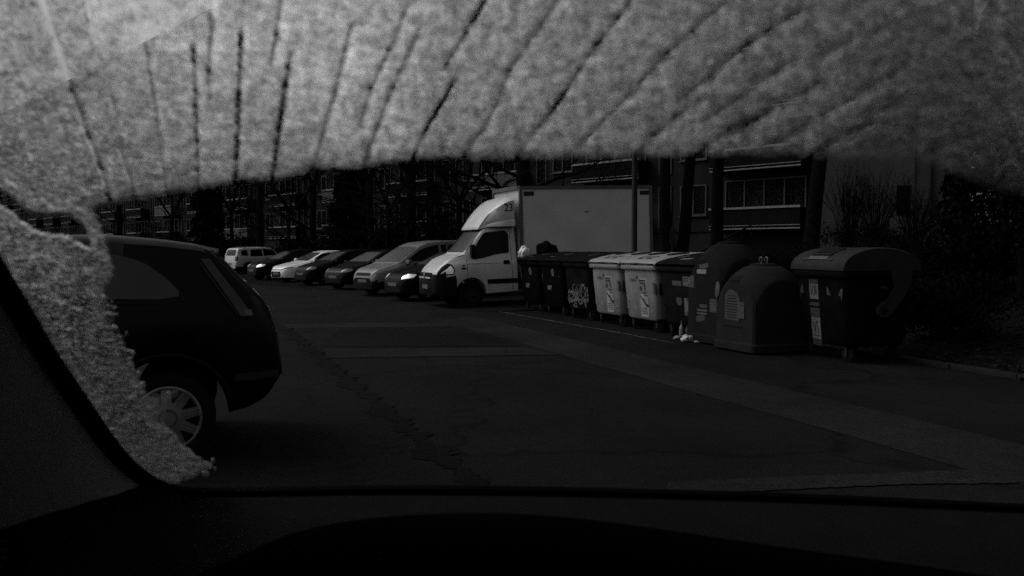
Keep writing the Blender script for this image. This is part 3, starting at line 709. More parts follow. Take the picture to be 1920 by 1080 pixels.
# two black ones, heavily stickered
for i, lab in enumerate(("black waste container with bags on its lid, farthest of the row beside the truck door", "black waste container with slanted grey reflectors, second from the truck")):
    o, bo, lo = container(lab, 1.45 * i, m_bblack, m_bgrey)
    sticker(bo, .10, .98, .16, .16, m_stick, name="sticker", shape=oval(.16, .18)); ink(bo, .05, .985, .10, .10, shape=oval(.11, .12))
    sticker(bo, -.15, .80, .26, .05, m_stick, .1); sticker(bo, -.15, .725, .26, .04, m_stick, .05)
    sticker(bo, -.15, .62, .25, .11, m_stick, 0, shape=[(-.13, -.02), (-.08, -.06), (.0, -.03), (.05, -.07), (.13, .03), (.12, .06), (-.12, .05)])
    sticker(bo, .44, .80, .10, .22, m_sten, -R(22), shape=oval(.10, .24), name="reflector"); sticker(bo, -.52, .82, .10, .22, m_sten, R(22), shape=oval(.10, .24), name="reflector")
    lid_patch(lo, .15, -.10, .05, .22, m_plate, "lid_label", -.5); lid_patch(lo, -.15, -.38, .2, .05, m_sten, "lid_label", .1)
# a third with a spray-paint tag on its lower front
o, bo, lo = container("black waste container with pale spray paint scrawl on its lower front", 2.9, m_bgrey, m_bgrey)
m_spray = M("pale spray paint", .055, .6, .3, var=.5, scale=14)
sp_ = MB()
for q in range(16):
    cx, cz = -.45 + .9 * rng.random(), .30 + .42 * rng.random() * (1 - .3 * rng.random()); w_, h_ = .08 + .16 * rng.random(), .04 + .12 * rng.random(); a0 = rng.random() * 6; tw = rng.normal() * .6
    pts = []
    for j in range(18):
        a = a0 + j * .33 * (1 if q % 2 else -1); x = cx + w_ * math.cos(a) + .02 * j * math.cos(tw); z = cz + h_ * math.sin(a * 1.1) + .006 * j * math.sin(tw)
        x = min(.54, max(-.54, x)); z = min(.78, max(.27, z)); pts.append((x, front_y(z) - .004, z))
    for j in range(17):
        a, b_ = Vector(pts[j]), Vector(pts[j + 1]); d = b_ - a
        if d.length < 1e-4: continue
        nn = Vector((-d.z, 0, d.x)).normalized() * (.010 + .012 * rng.random())
        off = Vector((0, -.0006 * q, 0))
        sp_.add([a + nn + off, a - nn + off, b_ - nn + off, b_ + nn + off], [(0, 1, 2, 3)])
sp_.build("spray_tag", m_spray, bo)
lid_patch(lo, .1, -.12, .05, .24, m_plate, "lid_label", -.6)
# two pale ones with round openings
for i, lab in enumerate(("pale waste container with round lid holes beside the scrawled black one", "pale waste container with the dark headed picture sticker, next to the dark paper container")):
    o, bo, lo = container(lab, 4.35 + 1.45 * i, m_byel, m_byl)
    for x, y in ((-.36, .13), (.36, .13)): lid_patch(lo, x, y, .3, .3, m_hole, "opening", 0, .008, shape=oval(.44, .42, 20))
    for x in (-.2, .12): lid_patch(lo, x, -.25, .22, .12, m_stick, "lid_label", .2 * i); lid_patch(lo, x + .05, -.38, .16, .05, m_trim, "lid_mark", .1)
    sticker(bo, -.22, .93, .30, .07, m_stick); ink(bo, -.22, .93, .10, .025)
    s1 = sticker(bo, -.22, .80, .30, .14, M("faded grey print", .035, .6, .3, var=.3, scale=10)); sticker(bo, -.22, .70, .30, .035, m_stick)
    s2 = sticker(bo, .16, .62, .30, .72, M("picture sticker", .185, .6, .3, var=.25, scale=6))
    ink(bo, .12, .93, .24, .035); ink(bo, .12, .885, .22, .03)
    ink(bo, .06, .79, .1, .08, shape=oval(.10, .09)); ink(bo, .22, .82, .05, .14, .2); ink(bo, .20, .71, .12, .03, -.1); ink(bo, .24, .66, .14, .02); ink(bo, .08, .60, .14, .03, -.6)
    ink(bo, .19, .53, .20, .05, -.7); ink(bo, .27, .48, .09, .05, -.1)
    for q in range(4): sticker(bo, .14 + .01 * q, .43 - .035 * q, .22, .012, M("faded grey print", .035, .6), 0, .0075, "print_line")
    for x, z, w_, h_ in ((-.48, .47, .12, .17), (-.20, .46, .14, .16), (.43, .46, .13, .20)): sticker(bo, x, z, w_, h_, M("ghost of a torn sticker", .10, .7, .2, var=.25, scale=12))
    ink(bo, -.07, .99, .06, .05)
    c = MB(); c.box((.665, -.30, .80), (.012, .28, .2)); c.build("corner_reflector", m_sten, bo)
    c = MB(); c.prism([(-.12, -.09), (.0, -.09), (-.12, .06)], .004, Matrix.Translation((.672, -.30, .80)) @ Matrix.Rotation(math.pi / 2, 4, 'Z') @ RX90); c.prism([(.12, .09), (.0, .09), (.12, -.06)], .004, Matrix.Translation((.672, -.30, .80)) @ Matrix.Rotation(math.pi / 2, 4, 'Z') @ RX90); c.build("reflector_stripe", m_ink, bo)
    sticker(bo, .56, .80, .12, .2, m_sten, 0, .004, "corner_reflector", None)
# dark paper container, flap and tall notice
o, bo, lo = container("dark waste container with a tall pale notice on its front, beside the tall bell container", 7.25, m_bblue, m_bblue)
lid_patch(lo, .15, .10, .62, .26, m_hole, "opening"); lid_patch(lo, -.32, -.20, .07, .2, m_plate, "lid_label", -.4); lid_patch(lo, .05, -.36, .32, .09, m_plate, "lid_label", .1)
sticker(bo, .30, .72, .30, .66, m_stick)
for x, z, w_, h_, r_ in ((.24, 1.02, .18, .02, 0), (.24, .98, .15, .015, 0), (.37, .86, .07, .14, .1), (.22, .90, .1, .012, 0), (.37, .755, .10, .02, 0), (.30, .66, .10, .05, .2), (.30, .43, .22, .06, 0)): ink(bo, x, z, w_, h_, r_)
sticker(bo, -.06, .90, .30, .14, M("faded grey print", .035, .6)); sticker(bo, -.10, .82, .46, .045, m_stick); sticker(bo, -.02, .64, .18, .16, M("faded grey print", .035, .6), 0, .004, "sticker", oval(.18, .18))
# near black one with the domed grey lid
o, bo, lo = container("near black waste container with domed grey lid and curved lid lever", 10.60, m_bblack, m_lidg, 'dome', R(-9), 8.12)
b = MB(); b.box((0, 0, 0), (.50, .24, .03), bev=.01, mx=Matrix.Translation((-.02, -.35, 1.474)) @ Matrix.Rotation(R(22), 4, "X")); b.build("slot_frame", m_lidg, lo, 40)
b = MB(); b.prism([(-.21, -.09), (.21, -.09), (.21, .09), (-.21, .09)], .022, Matrix.Translation((-.02, -.352, 1.472)) @ Matrix.Rotation(R(22), 4, 'X')); b.build("opening", m_hole, lo)
b = MB(); b.prism([(-.26, -.03), (.26, -.03), (.24, .03), (-.24, .03)], .012, Matrix.Translation((-.02, -.50, 1.383)) @ Matrix.Rotation(R(44), 4, 'X')); b.build("lid_grip", m_sten, lo)
for x in (-.36, .3):
    b = MB(); b.prism(oval(.16, .06), .006, Matrix.Translation((x, -.512, 1.372)) @ Matrix.Rotation(R(46), 4, 'X')); b.build("lid_clip", m_trim, lo)
lev = [(.10, 1.23), (.40, 1.25), (.38, 1.04), (.25, .84), (.11, .67), (.05, .62), (-.03, .615), (-.09, .66), (-.10, .74), (-.03, .80), (.06, .86), (.15, 1.0)]
b = MB(); b.prism(lev, .03, Matrix.Translation((.735, 0, 0)) @ Matrix.Rotation(math.pi / 2, 4, 'Z') @ RX90); b.build("lid_lever", m_lidg, lo, 30)
b = MB(); b.lathe([(.05, 0), (.045, .012), (.001, .014)], 18, Matrix.Translation((.762, .0, .70)) @ Matrix.Rotation(math.pi / 2, 4, 'Y')); b.build("lever_pivot", m_hole, lo, 40)
b = MB(); b.prism(lev, .03, Matrix.Translation((-.765, 0, 0)) @ Matrix.Rotation(math.pi / 2, 4, 'Z') @ RX90); b.build("lid_lever", m_lidg, lo, 30)
sticker(bo, -.15, .63, .25, .92, M("notice panel", .012, .6, .3, var=.15, scale=9))
sticker(bo, -.15, .92, .235, .21, m_stick, 0, .008, "printed_panel"); ink(bo, -.15, 1.045, .20, .012); ink(bo, -.15, 1.07, .20, .008)
for x, z, w_, h_, r_ in ((-.22, .94, .015, .15, .15), (-.19, .94, .015, .13, -.25), (-.13, .94, .02, .14, .1), (-.09, .95, .03, .12, 0)): ink(bo, x, z, w_, h_, r_, .0115)
ink(bo, -.15, .745, .25, .05); ink(bo, -.15, .63, .25, .12)
for z in (.66, .615): sticker(bo, -.15, z, .17, .022, m_sten, -.05, .0115, "print_line")
sticker(bo, -.15, .41, .235, .30, m_stick, 0, .008, "printed_panel")
for x, z, w_, h_, r_ in ((-.20, .42, .02, .16, .3), (-.16, .44, .02, .14, -.3), (-.10, .40, .02, .14, .2), (-.12, .50, .06, .03, 0), (-.15, .31, .2, .01, 0)): ink(bo, x, z, w_, h_, r_, .0115)
for z in (.23, .205, .185): sticker(bo, -.15, z, .2, .012, m_sten, 0, .008, "print_line")
for x, a in ((-.50, R(-16)), (.24, R(24)), (.53, R(-28))): sticker(bo, x, .89, .09, .22, m_sten, a, shape=oval(.09, .23), name="reflector")
sticker(bo, -.36, .80, .17, .17, M("torn sticker remains", .05, .7, .2, var=.4, scale=16), shape=[(-.08, -.05), (.0, -.08), (.08, -.08), (.08, .08), (-.03, .06)])

# bell shaped glass containers: a dome cut by four upright faces
def bell(label, t, half, H, arch, mat, v0=7.72, flat_top=.17, slot=True):
    p = UD * (21.64 - t - half) + VD * (v0 + half)
    o = empty("bell_container", (p.x, p.y, 0), BROT); tag(o, label, "glass container", "bell shaped glass containers among the wheeled ones")
    nz_, na = 40, 96; V = []
    zs = list(np.linspace(.14, arch * .45, 6)) + list(np.linspace(arch * .45, H, nz_))[1:]
    def Rr(z):
        z0 = arch * .42; r0 = half * 1.40
        if z <= z0: return r0
        q = (z - z0) / (H - z0); return flat_top + (r0 - flat_top) * (1 - q ** 2.1) ** .62
    for z in zs:
        for j in range(na):
            a = 2 * math.pi * (j + .5) / na; lim = half * (1 - .03 * (z / H)) / max(abs(math.cos(a)), abs(math.sin(a)))
            r = min(lim, Rr(z)); V.append((r * math.cos(a), r * math.sin(a), z))
    n = len(zs)
    Fc = [(i * na + j, i * na + (j + 1) % na, (i + 1) * na + (j + 1) % na, (i + 1) * na + j) for i in range(n - 1) for j in range(na)]
    Fc += [tuple(range(na))[::-1], tuple(range((n - 1) * na, n * na))]
    bo = mesh("body", V, Fc, mat, o, 28)
    b = MB(); VV, FF = shell([(half + .015, half + .015, .08), (half + .03, half + .03, .08), (half + .03, half + .03, .08), (half + .005, half + .005, .08)], [.02, .03, .125, .15]); b.add(VV, FF); b.build("base_rim", mat, o, 40)
    b = MB(); b.lathe([(flat_top + .03, H - .01), (flat_top + .03, H + .015), (flat_top * .6, H + .03), (.001, H + .032)], 24); b.build("top_cap", mat, o, 40)
    for sx in ((1, -1) if H < 1.4 else ()):
        b = MB(); b.tube([(sx * .07, .0, H + .02)] + [(sx * .07 + .035 * math.cos(a), 0, H + .075 + .045 * math.sin(a)) for a in np.linspace(-math.pi / 2, 1.1 * math.pi, 18)], .008, 8); b.build("lifting_hook", m_alu, o, 60)
    return o, bo, BVHTree.FromPolygons([Vector(v) for v in V], Fc)
m_bell = M("dark bell plastic", .011, .6, .0, var=.15, scale=4)
m_bell2 = M("grey bell plastic", .015, .6, .0, var=.15, scale=4)
def bpatch(bvh, parent, x, z, w, h, mat, name, eps=.004, a=0.):
    c, s_ = math.cos(a), math.sin(a); pl = [(x + px * c - pz * s_, z + px * s_ + pz * c) for px, pz in ((-w / 2, -h / 2), (w / 2, -h / 2), (w / 2, h / 2), (-w / 2, h / 2))]
    V, Fc = patch(bvh, pl, -90, eps, 6, 6); return mesh(name, V, Fc, mat, parent, 40)
o, bo, bv = bell("tall dark bell container with stickers and a slot near its top", 8.42, .485, 1.60, 1.35, m_bell)
bpatch(bv, bo, .02, 1.45, .28, .10, m_hole, "opening", .004)
bpatch(bv, bo, -.02, 1.235, .20, .07, M("faded grey print", .035, .6), "sticker", .004); bpatch(bv, bo, .10, 1.25, .10, .07, m_sten, "sticker", .006)
bpatch(bv, bo, -.05, 1.15, .28, .07, M("white paper label", .13, .6, .2, var=.2, scale=20), "sticker", .006); bpatch(bv, bo, -.36, .98, .18, .19, m_sten, "sticker", .005)
bpatch(bv, bo, .02, .60, .22, .06, m_ink, "sticker", .004); bpatch(bv, bo, -.02, .53, .30, .035, M("faded grey print", .035, .6), "sticker", .004); bpatch(bv, bo, -.02, .48, .30, .03, M("faded grey print", .035, .6), "sticker", .004)
bpatch(bv, bo, -.06, .40, .26, .10, m_ink, "sticker", .004, .12)
s_ = bpatch(bv, bo, .32, .62, .22, .20, m_sten, "sticker", .004); bpatch(bv, s_, .32, .60, .17, .13, M("picture print", .03, .6, .3, var=.6, scale=30), "picture", .008); bpatch(bv, s_, .32, .705, .20, .05, m_ink, "picture", .009)
V, Fc = patch(bv, [(.41 + a, .88 + b_) for a, b_ in oval(.10, .26)], -90, .005, 8, 6); mesh("reflector", V, Fc, m_sten, bo, 40)
o, bo, bv = bell("squat grey bell container with arched faces, between the tall bell and the domed lid container", 9.55, .505, 1.27, .98, m_bell2, 7.55)
bpatch(bv, bo, -.05, 1.07, .34, .09, m_hole, "opening", .004)
V, Fc = patch(bv, [(-.24, .46), (.14, .46), (.14, .78), (.07, .88), (-.12, .92), (-.24, .84)], -90, .006, 10, 8); lp = mesh("printed_panel", V, Fc, M("dark printed panel", .019, .6, .3, var=.1, scale=9), bo, 40)
for q in range(9): bpatch(bv, lp, -.06, .50 + .04 * q, .30 - .02 * abs(q - 4), .010, m_under, "print_line", .009)
bpatch(bv, bo, .20, .62, .15, .24, m_sten, "sticker", .012); bpatch(bv, bo, .20, .70, .08, .05, m_ink, "sticker", .016)
bpatch(bv, bo, -.05, .37, .50, .02, m_under, "ledge", .006)

# bags on the first container, litter on the ground
def blob(name, label, cat, p, r, mat, seed, sq=(1, 1, 1), parent=None):
    bm = bmesh.new(); bmesh.ops.create_icosphere(bm, subdivisions=4, radius=1)
    from mathutils import noise
    for v in bm.verts:
        d = v.co.normalized(); f = 1 + .30 * noise.noise(d * 1.6 + Vector((seed, 0, 0))) + .14 * abs(noise.noise(d * 5 + Vector((0, seed, 0)))) + .06 * noise.noise(d * 12)
        v.co = Vector((d.x * r * sq[0] * f, d.y * r * sq[1] * f, max(-r * sq[2] * .62, d.z * r * sq[2] * f)))
    me = bpy.data.meshes.new(name); bm.to_mesh(me); bm.free(); me.shade_smooth(); me.materials.append(mat)
    o = bpy.data.objects.new(name, me); COL.objects.link(o); o.location = p; tag(o, label, cat); return o
pA = UD * (21.64 - .25) + VD * (7.8 + .40)
blob("rubbish_bag", "dark full rubbish bag bulging on the lid of the farthest black container", "bag", Vector((pA.x + .25, pA.y - .1, 1.49)), .24, m_bblack, 1.0, (1.1, 1, .8))
pB = UD * (21.64 - .10) + VD * (7.8 + .10)
blob("rubbish_bag", "crumpled white plastic bag on the container rim next to the dark bag", "bag", Vector((pB.x + .03, pB.y, 1.40)), .16, M("white plastic film", .45, .35, .5, var=.5, scale=9), 4.0, (.9, 1, 1.1))
q = ground(1278, 636)
b = MB(); b.lathe([(.001, 0), (.042, .002), (.045, .02), (.044, .17), (.035, .21), (.014, .25), (.014, .285), (.018, .29), (.018, .305), (.001, .306)], 18)
o = b.build("bottle", M("clear bottle plastic", .10, .15, .6, var=.5, scale=30), None, 40); o.location = q; tag(o, "upright plastic bottle on the asphalt between the dark container and the tall bell", "bottle")
b = MB(); b.lathe([(.001, 0), (.034, .002), (.036, .02), (.036, .13), (.014, .19), (.014, .23), (.001, .231)], 18)
o = b.build("bottle", M("dark bottle glass", .02, .1, .6), None, 40); o.location = ground(1289, 632); tag(o, "dark bottle standing behind the crumpled packet at the tall bell's foot", "bottle")
blob("crumpled_packet", "pale crumpled packet lying at the foot of the tall bell container", "litter", ground(1290, 641) + Vector((0, 0, .05)), .085, M("printed packet film", .24, .4, .4, var=.8, scale=22), 9., (1.3, 1, .8))
blob("crumpled_packet", "small torn paper scrap on the asphalt in front of the upright bottle", "litter", ground(1271, 637) + Vector((0, 0, .03)), .05, M("torn paper", .16, .7, .3, var=.5, scale=30), 12., (1.4, 1, .7))
blob("crumpled_packet", "flat pale wrapper under the edge of the tall bell container", "litter", ground(1313, 643) + Vector((0, 0, .02)), .05, M("torn paper", .16), 15., (2.0, 1, .4))

# ------------------------------------------------------------------ street lamp and small sign behind the containers
def on_v(px, v):
    """ground point in the photo column px at road offset v"""
    a = (px - 960) / F; y = v / (VD.x * a + VD.y); x = a * y
    return Vector((x, y, height(x, y)))
m_post = M("grey painted steel", .009, .6, .05, var=.25, scale=5)
p = on_v(1189, 9.45); o = empty("street_lamp", p); tag(o, "tall grey street lamp post in front of the truck's cargo box", "street lamp")
b = MB(); b.tube([(0, 0, -.1), (0, 0, 1.1), (0, 0, 1.12), (.01, 0, 8.0)], [.085, .085, .066, .05], 16); b.build("post", m_post, o, 50)
b = MB(); b.tube([(.01, 0, 7.9), (-.05, -.2, 8.3), (-.4, -1.1, 8.5)], .035, 10); b.build("arm", m_post, o, 60)
b = MB(); b.box((-.48, -1.35, 8.5), (.24, .6, .12), bev=.04); b.build("lamp_head", m_post, o, 40)
p = on_v(1261, 9.9); o = empty("sign_post", p); tag(o, "short post with a small narrow pale plate beside the forked tree", "sign post")
b = MB(); b.tube([(0, 0, -.05), (0, 0, 1.9)], .025, 10); b.build("post", m_post, o, 60)
b = MB(); b.box((0, -.035, 1.66), (.13, .012, .32), bev=.004); b.build("plate", m_trim, o)

# ------------------------------------------------------------------ slab block of flats behind
Q = Vector((13.8, 41.25, 0)); E = Vector((-.648, .761, 0)).normalized(); NO = Vector((E.y * -1, E.x, 0))
if NO.y > 0: NO = -NO
def bp(a, out, z): p = Q + E * a + NO * out; return Vector((p.x, p.y, z))
def bbox(m_, a0, a1, o0, o1, z0, z1):
    V = [bp(a, o_, z) for z in (z0, z1) for a, o_ in ((a0, o0), (a1, o0), (a1, o1), (a0, o1))]
    m_.add(V, [(0, 1, 2, 3), (7, 6, 5, 4), (4, 5, 1, 0), (5, 6, 2, 1), (6, 7, 3, 2), (7, 4, 0, 3)]); return m_
m_wall = M("weathered panel wall", .013, .9, .02, var=.22, scale=.8, bump=.2, bscale=30)
m_plinth = M("plinth render", .014, .9, .02, var=.2, scale=1.2)
m_para = M("parapet panel", .005, .9, .02, var=.3, scale=2.2)
m_parw = M("pale parapet panel", .035, .8, .2, var=.2, scale=1.5)
m_sill = M("pale sill", .11, .6, .3, var=.25, scale=3)
m_curt = M("net curtain", .026, .9, .0, var=.6, scale=.9)
m_frame = M("white window frame", .016, .5, .3, var=.2, scale=4)
def pane_mat():
    m = bpy.data.materials.new("window pane"); m.use_nodes = True; n, l = m.node_tree.nodes, m.node_tree.links; n.remove(n["Principled BSDF"])
    t = n.new("ShaderNodeBsdfTransparent"); t.inputs[0].default_value = (.75, .75, .75, 1); l.new(t.outputs[0], n["Material Output"].inputs["Surface"]); return m
m_pane = pane_mat()
m_wing = M("unlit room behind window", .004, .5, .1)
LEN, ST, F0, NS = 200.0, 2.8, 2.45, 8
bld = empty("apartment_block", Q + E * (LEN / 2)); tag(bld, "long eight storey panel block with balconies behind the trees and parked cars", "building")
inv = Matrix.Translation(-(Q + E * (LEN / 2)))
def bpart(m_, name, mat, parent=bld, smooth=None):
    off = Q + E * (LEN / 2) if True else None
    m_.V = [v - off for v in m_.V]
    return m_.build(name, mat, parent, smooth)
bpart(bbox(MB(), 0, LEN, -12, 0, F0 - .05, F0 + NS * ST), "wall", m_wall)
bpart(bbox(MB(), .05, LEN - .05, -11.9, -.08, .2, F0 - .05), "plinth", m_plinth)
bpart(bbox(MB(), -.2, LEN + .2, -12.2, .2, F0 + NS * ST, F0 + NS * ST + .7), "roof", m_plinth)
MODL = 9.6
up = {k: MB() for k in ("balcony", "sill", "glass", "frame", "curtain", "pane")}
for mi in range(int(LEN / MODL)):
    a0 = .35 + mi * MODL
    for s in range(NS):
        z = F0 + s * ST; low = s < 2 and mi < 12
        B = {k: MB() for k in up} if low else up
        # balcony: floor slab with twin lips, parapet, sill rail, side walls
        bb = B["balcony"]
        bbox(bb, a0, a0 + 5.0, 0, .92, z + .02, z + .14); bbox(bb, a0 + .02, a0 + 4.98, .86, .95, z + .19, z + .95)
        bbox(bb, a0, a0 + .12, 0, .86, z + .14, z + .95); bbox(bb, a0 + 4.88, a0 + 5.0, 0, .86, z + .14, z + .95)
        si = B["sill"]
        bbox(si, a0 - .02, a0 + 5.02, .80, 1.0, z + .95, z + 1.05); bbox(si, a0, a0 + 5.0, .92, .96, z + .0, z + .06); bbox(si, a0, a0 + 5.0, .95, .98, z + .16, z + .19)
        # openings: balcony door band, wide window, narrow window
        for (w0, w1, h0, h1, nm) in ((a0 + .3, a0 + 4.7, .75, 2.35, 4), (a0 + 5.9, a0 + 7.5, .85, 2.25, 2), (a0 + 8.15, a0 + 8.95, .25, 2.3, 1)):
            g = MB() if low else up["glass"]; f = MB() if low else up["frame"]; c_ = MB() if low else up["curtain"]; pn = MB() if low else up["pane"]
            bbox(g, w0, w1, 0, .012, z + h0, z + h1)
            for q in range(nm + 1):
                x = w0 + (w1 - w0) * q / nm; bbox(f, x - .04, x + .04, .012, .07, z + h0, z + h1)
            bbox(f, w0 - .04, w1 + .04, .014, .066, z + h0 - .07, z + h0); bbox(f, w0 - .04, w1 + .04, .014, .066, z + h1, z + h1 + .06)
            if nm > 1: bbox(f, w0 - .1, w1 + .1, 0.0, .14, z + h0 - .13, z + h0 - .075)
            for q in range(nm):
                x0 = w0 + (w1 - w0) * q / nm + .08; x1 = w0 + (w1 - w0) * (q + 1) / nm - .08
                bbox(pn, x0 - .03, x1 + .03, .04, .045, z + h0, z + h1)
                x = x0
                while x < x1 - .1:
                    ww = .08 + .22 * random.random()
                    if random.random() < .5: bbox(c_, x, min(x1, x + ww), .018, .024, z + h0 + .02 + (.5 * random.random() if random.random() < .3 else 0), z + h1 - .04)
                    x += ww + .02
            if low:
                go = bpart(g, "window", m_wing)
                bpart(f, "window_frame", m_frame, go); bpart(pn, "pane", m_pane, go)
                if c_.V: bpart(c_, "curtain", m_curt, go)
        if low:
            bo = bpart(bb, "balcony", m_parw if (mi, s) in ((2, 1), (4, 1), (6, 0), (8, 1)) else m_para); bpart(si, "balcony_rail", m_sill, bo)
for k_, nme, mt in (("balcony", "balcony", m_para), ("sill", "balcony_rail", m_sill), ("glass", "window", m_wing), ("frame", "window_frame", m_frame), ("curtain", "curtain", m_curt), ("pane", "pane", m_pane)):
    o = bpart(up[k_], nme, mt); o["kind"] = "stuff"

# plain lighter block at the right
gb = empty("gable_block", (15.6, 38.5, .6), R(-21.5)); tag(gb, "plain pale rendered block wall right of the balconies behind bare shrubs", "building")
m_gab = M("pale render", .046, .85, .2, var=.18, scale=.9, bump=.2, bscale=20)
b = MB(); b.box((.25, .6, 7.0), (5.8, 3.0, 14.4)); b.build("wall", m_gab, gb)
b = MB(); b.box((.75, -.93, 4.3), (.75, .06, 9.0)); wv = b.build("recess_panel", M("grey recess render", .045, .8, .2, var=.2, scale=2), gb)
b = MB(); b.box((.72, -.975, 2.9), (.5, .03, 1.2)); b.build("window", m_glass, gb)
b = MB(); b.tube([(1.75, -.97, -.4), (1.75, -.97, 14)], .05, 10); b.build("downpipe", m_post, gb, 60)

# stair railing on the bank
pr = atY(1365, 445, 33.0); pe = atY(1409, 422, 33.0); pm = atY(1391, 431, 33.0)
o = empty("stair_railing", (pm.x, 33.0, height(pm.x, 33.0))); tag(o, "dark sloping pipe handrail on the bank below the balconies", "railing"); o0 = Vector(o.location)
b = MB(); b.tube([pr - (pe - pr) * 1.6 - o0, pr - o0, pe - o0, pe + Vector((0, 0, -.35)) - o0], .035, 8); b.build("handrail", m_blk, o, 60)
for q in (pm, pr - (pe - pr) * .9):
    b = MB(); b.tube([q - o0, Vector((q.x, q.y, height(q.x, q.y) - .1)) - o0], .03, 8); b.build("post", m_blk, o, 60)

# ------------------------------------------------------------------ trees and shrubs
m_bark = M("dark bark", .004, .9, .03, var=.5, scale=7, bump=.9, bscale=18)
m_twig = M("dark twigs", .004, .9, .02)
def grow(mb, p, d, L, r, depth, maxd, droop=.0, spread=.55, nk=3):
    n = 4; pts = [p]; rad = [r]; q = p.copy(); dd = d.copy()
    for i in range(n):
        dd = (dd + Vector(rng.normal(0, .13, 3)) + Vector((0, 0, .06 - droop))).normalized(); q = q + dd * (L / n); pts.append(q.copy()); rad.append(max(.004, r * (1 - .45 * (i + 1) / n)))
    mb.tube(pts, rad, 7 if depth < 2 else (5 if depth < 3 else 3), cap=depth > 2)
    if depth >= maxd: return
    for k_ in range(nk + (1 if depth == 1 else 0)):
        t = .35 + .65 * (k_ + rng.random()) / (nk + 1) if k_ < nk - 1 else 1.0
        i = min(n, max(1, int(round(t * n)))); a = rng.random() * 6.28
        side = Vector((math.cos(a), math.sin(a), .15 * rng.normal())); nd = (dd * (1 - spread * .6) + side * spread).normalized()
        grow(mb, pts[i], nd, L * (.62 + .2 * rng.random()), rad[i] * .68, depth + 1, maxd, droop, spread, nk)
def tree(label, base, r, trunk_h, H, lean=(0, 0), maxd=4, low=0, nk=3, name="bare_tree", fork=False, group="bare winter trees in front of the block"):
    o = empty(name, base); tag(o, label, "tree", group)
    def trunk(dx, th, rr, off):
        b = MB(); n = 9; pts = []; rad = []
        for i in range(n):
            t = i / (n - 1); pts.append((off[0] * min(1, t * 2.5) + dx[0] * t + .03 * math.sin(5 * t + r * 9), off[1] * min(1, t * 2.5) + dx[1] * t, -.15 + (th + .15) * t)); rad.append(rr * (1.45 - .45 * min(1, t * 5)) * (1 - .3 * t))
        b.tube(pts, rad, 14); b.build("trunk", m_bark, o, 70); return Vector(pts[-1]), rad[-1], pts, rad
    c = MB()
    for (off, dx) in ([((0, 0), lean)] if not fork else [((-fork, 0), (lean[0] - .1, lean[1])), ((fork, .1), (lean[0] + .25, lean[1]))]):
        top, rt, pts, rad = trunk(dx, trunk_h, r, off)
        for k_ in range(4):
            a = k_ * 1.57 + rng.random(); grow(c, top, Vector((math.cos(a) * .55, math.sin(a) * .55, .8)).normalized(), (H - trunk_h) * .42, rt * .7, 1, maxd, 0, .55, nk)
        for k_ in range(low):
            i = 4 + k_ % 4; a = math.pi * (.75 + .5 * rng.random()) if k_ % 3 else rng.random() * 6.28
            grow(c, Vector(pts[i]), Vector((math.cos(a), math.sin(a) * .6, .42)).normalized(), (H - trunk_h) * .30, rad[i] * .26, 1, maxd, .03, .55, nk)
    c.build("branches", m_twig, o, 60); return o
def atg(px, Y):
    x = (px - 960) / F * Y * (1); return Vector((x, Y, height(x, Y)))
tree("thick bare tree with low spreading boughs rising behind the truck's box", atg(985, 31.5), .33, 4.3, 13, (-.1, 0), 4, 11)
tree("forked bare tree whose two trunks part near the ground, right of the truck", atg(1266, 29.5), .225, 4.6, 12, (0, 0), 4, 0, fork=.26)
tree("straight bare tree trunk between the forked tree and the stair railing", atg(1344, 30.5), .235, 5.2, 13, (.05, 0), 4, 0)
tree("leaning dark tree trunk at the near end of the balconies", atg(1514, 27.0), .25, 5.0, 12, (.5, 0), 4, 0)
tree("slim bare tree with arching twigs above the white off-roader", atg(489, 57), .26, 5.2, 13, (0, 0), 5, 6)
tree("slim bare tree over the small dark car of the row", atg(586, 52), .24, 5.0, 13, (.1, 0), 4, 5)
tree("bare tree standing behind the silver people carrier", atg(768, 40), .26, 4.6, 13, (.1, 0), 4, 6)
tree("bare tree rising behind the black hatchback of the row", atg(700, 47), .20, 4.8, 12, (-.2, 0), 4, 4)
tree("thin bare tree far left over the near black hatchback's roof", atg(225, 60), .2, 5.0, 12, (0, 0), 4, 5)
tree("thin bare tree left of the tall evergreen", atg(318, 60), .16, 3.6, 10, (.2, 0), 4, 6)
tree("thin bare tree right of the tall evergreen behind the white off-roader", atg(440, 60), .16, 3.8, 10, (-.2, 0), 4, 6)
tree("low twiggy tree behind the white saloon", atg(540, 46), .13, 3.2, 9, (.1, 0), 4, 7)
tree("low twiggy tree between the black hatchback and the silver people carrier", atg(726, 38), .13, 3.0, 9, (.1, 0), 4, 7)
tree("low twiggy tree whose boughs reach over the truck cab's fairing", atg(866, 33), .14, 3.0, 9, (-.1, 0), 4, 8)
def leaves(mb, fn, n, size):
    """small leaf faces at points drawn by fn"""
    for _ in range(n):
        p = Vector(fn()); a = Vector(rng.normal(0, 1, 3)).normalized(); b_ = a.orthogonal().normalized(); c_ = a.cross(b_); s_ = size * (.6 + .8 * rng.random())
        mb.add([p - b_ * s_, p + c_ * s_ * .5, p + b_ * s_, p - c_ * s_ * .5], [(0, 1, 2, 3)])
m_leaf = M("dark evergreen needles", .0022, .8, .02, var=.5, scale=3)
m_leaf2 = M("dull shrub leaves", .003, .8, .02, var=.5, scale=3)
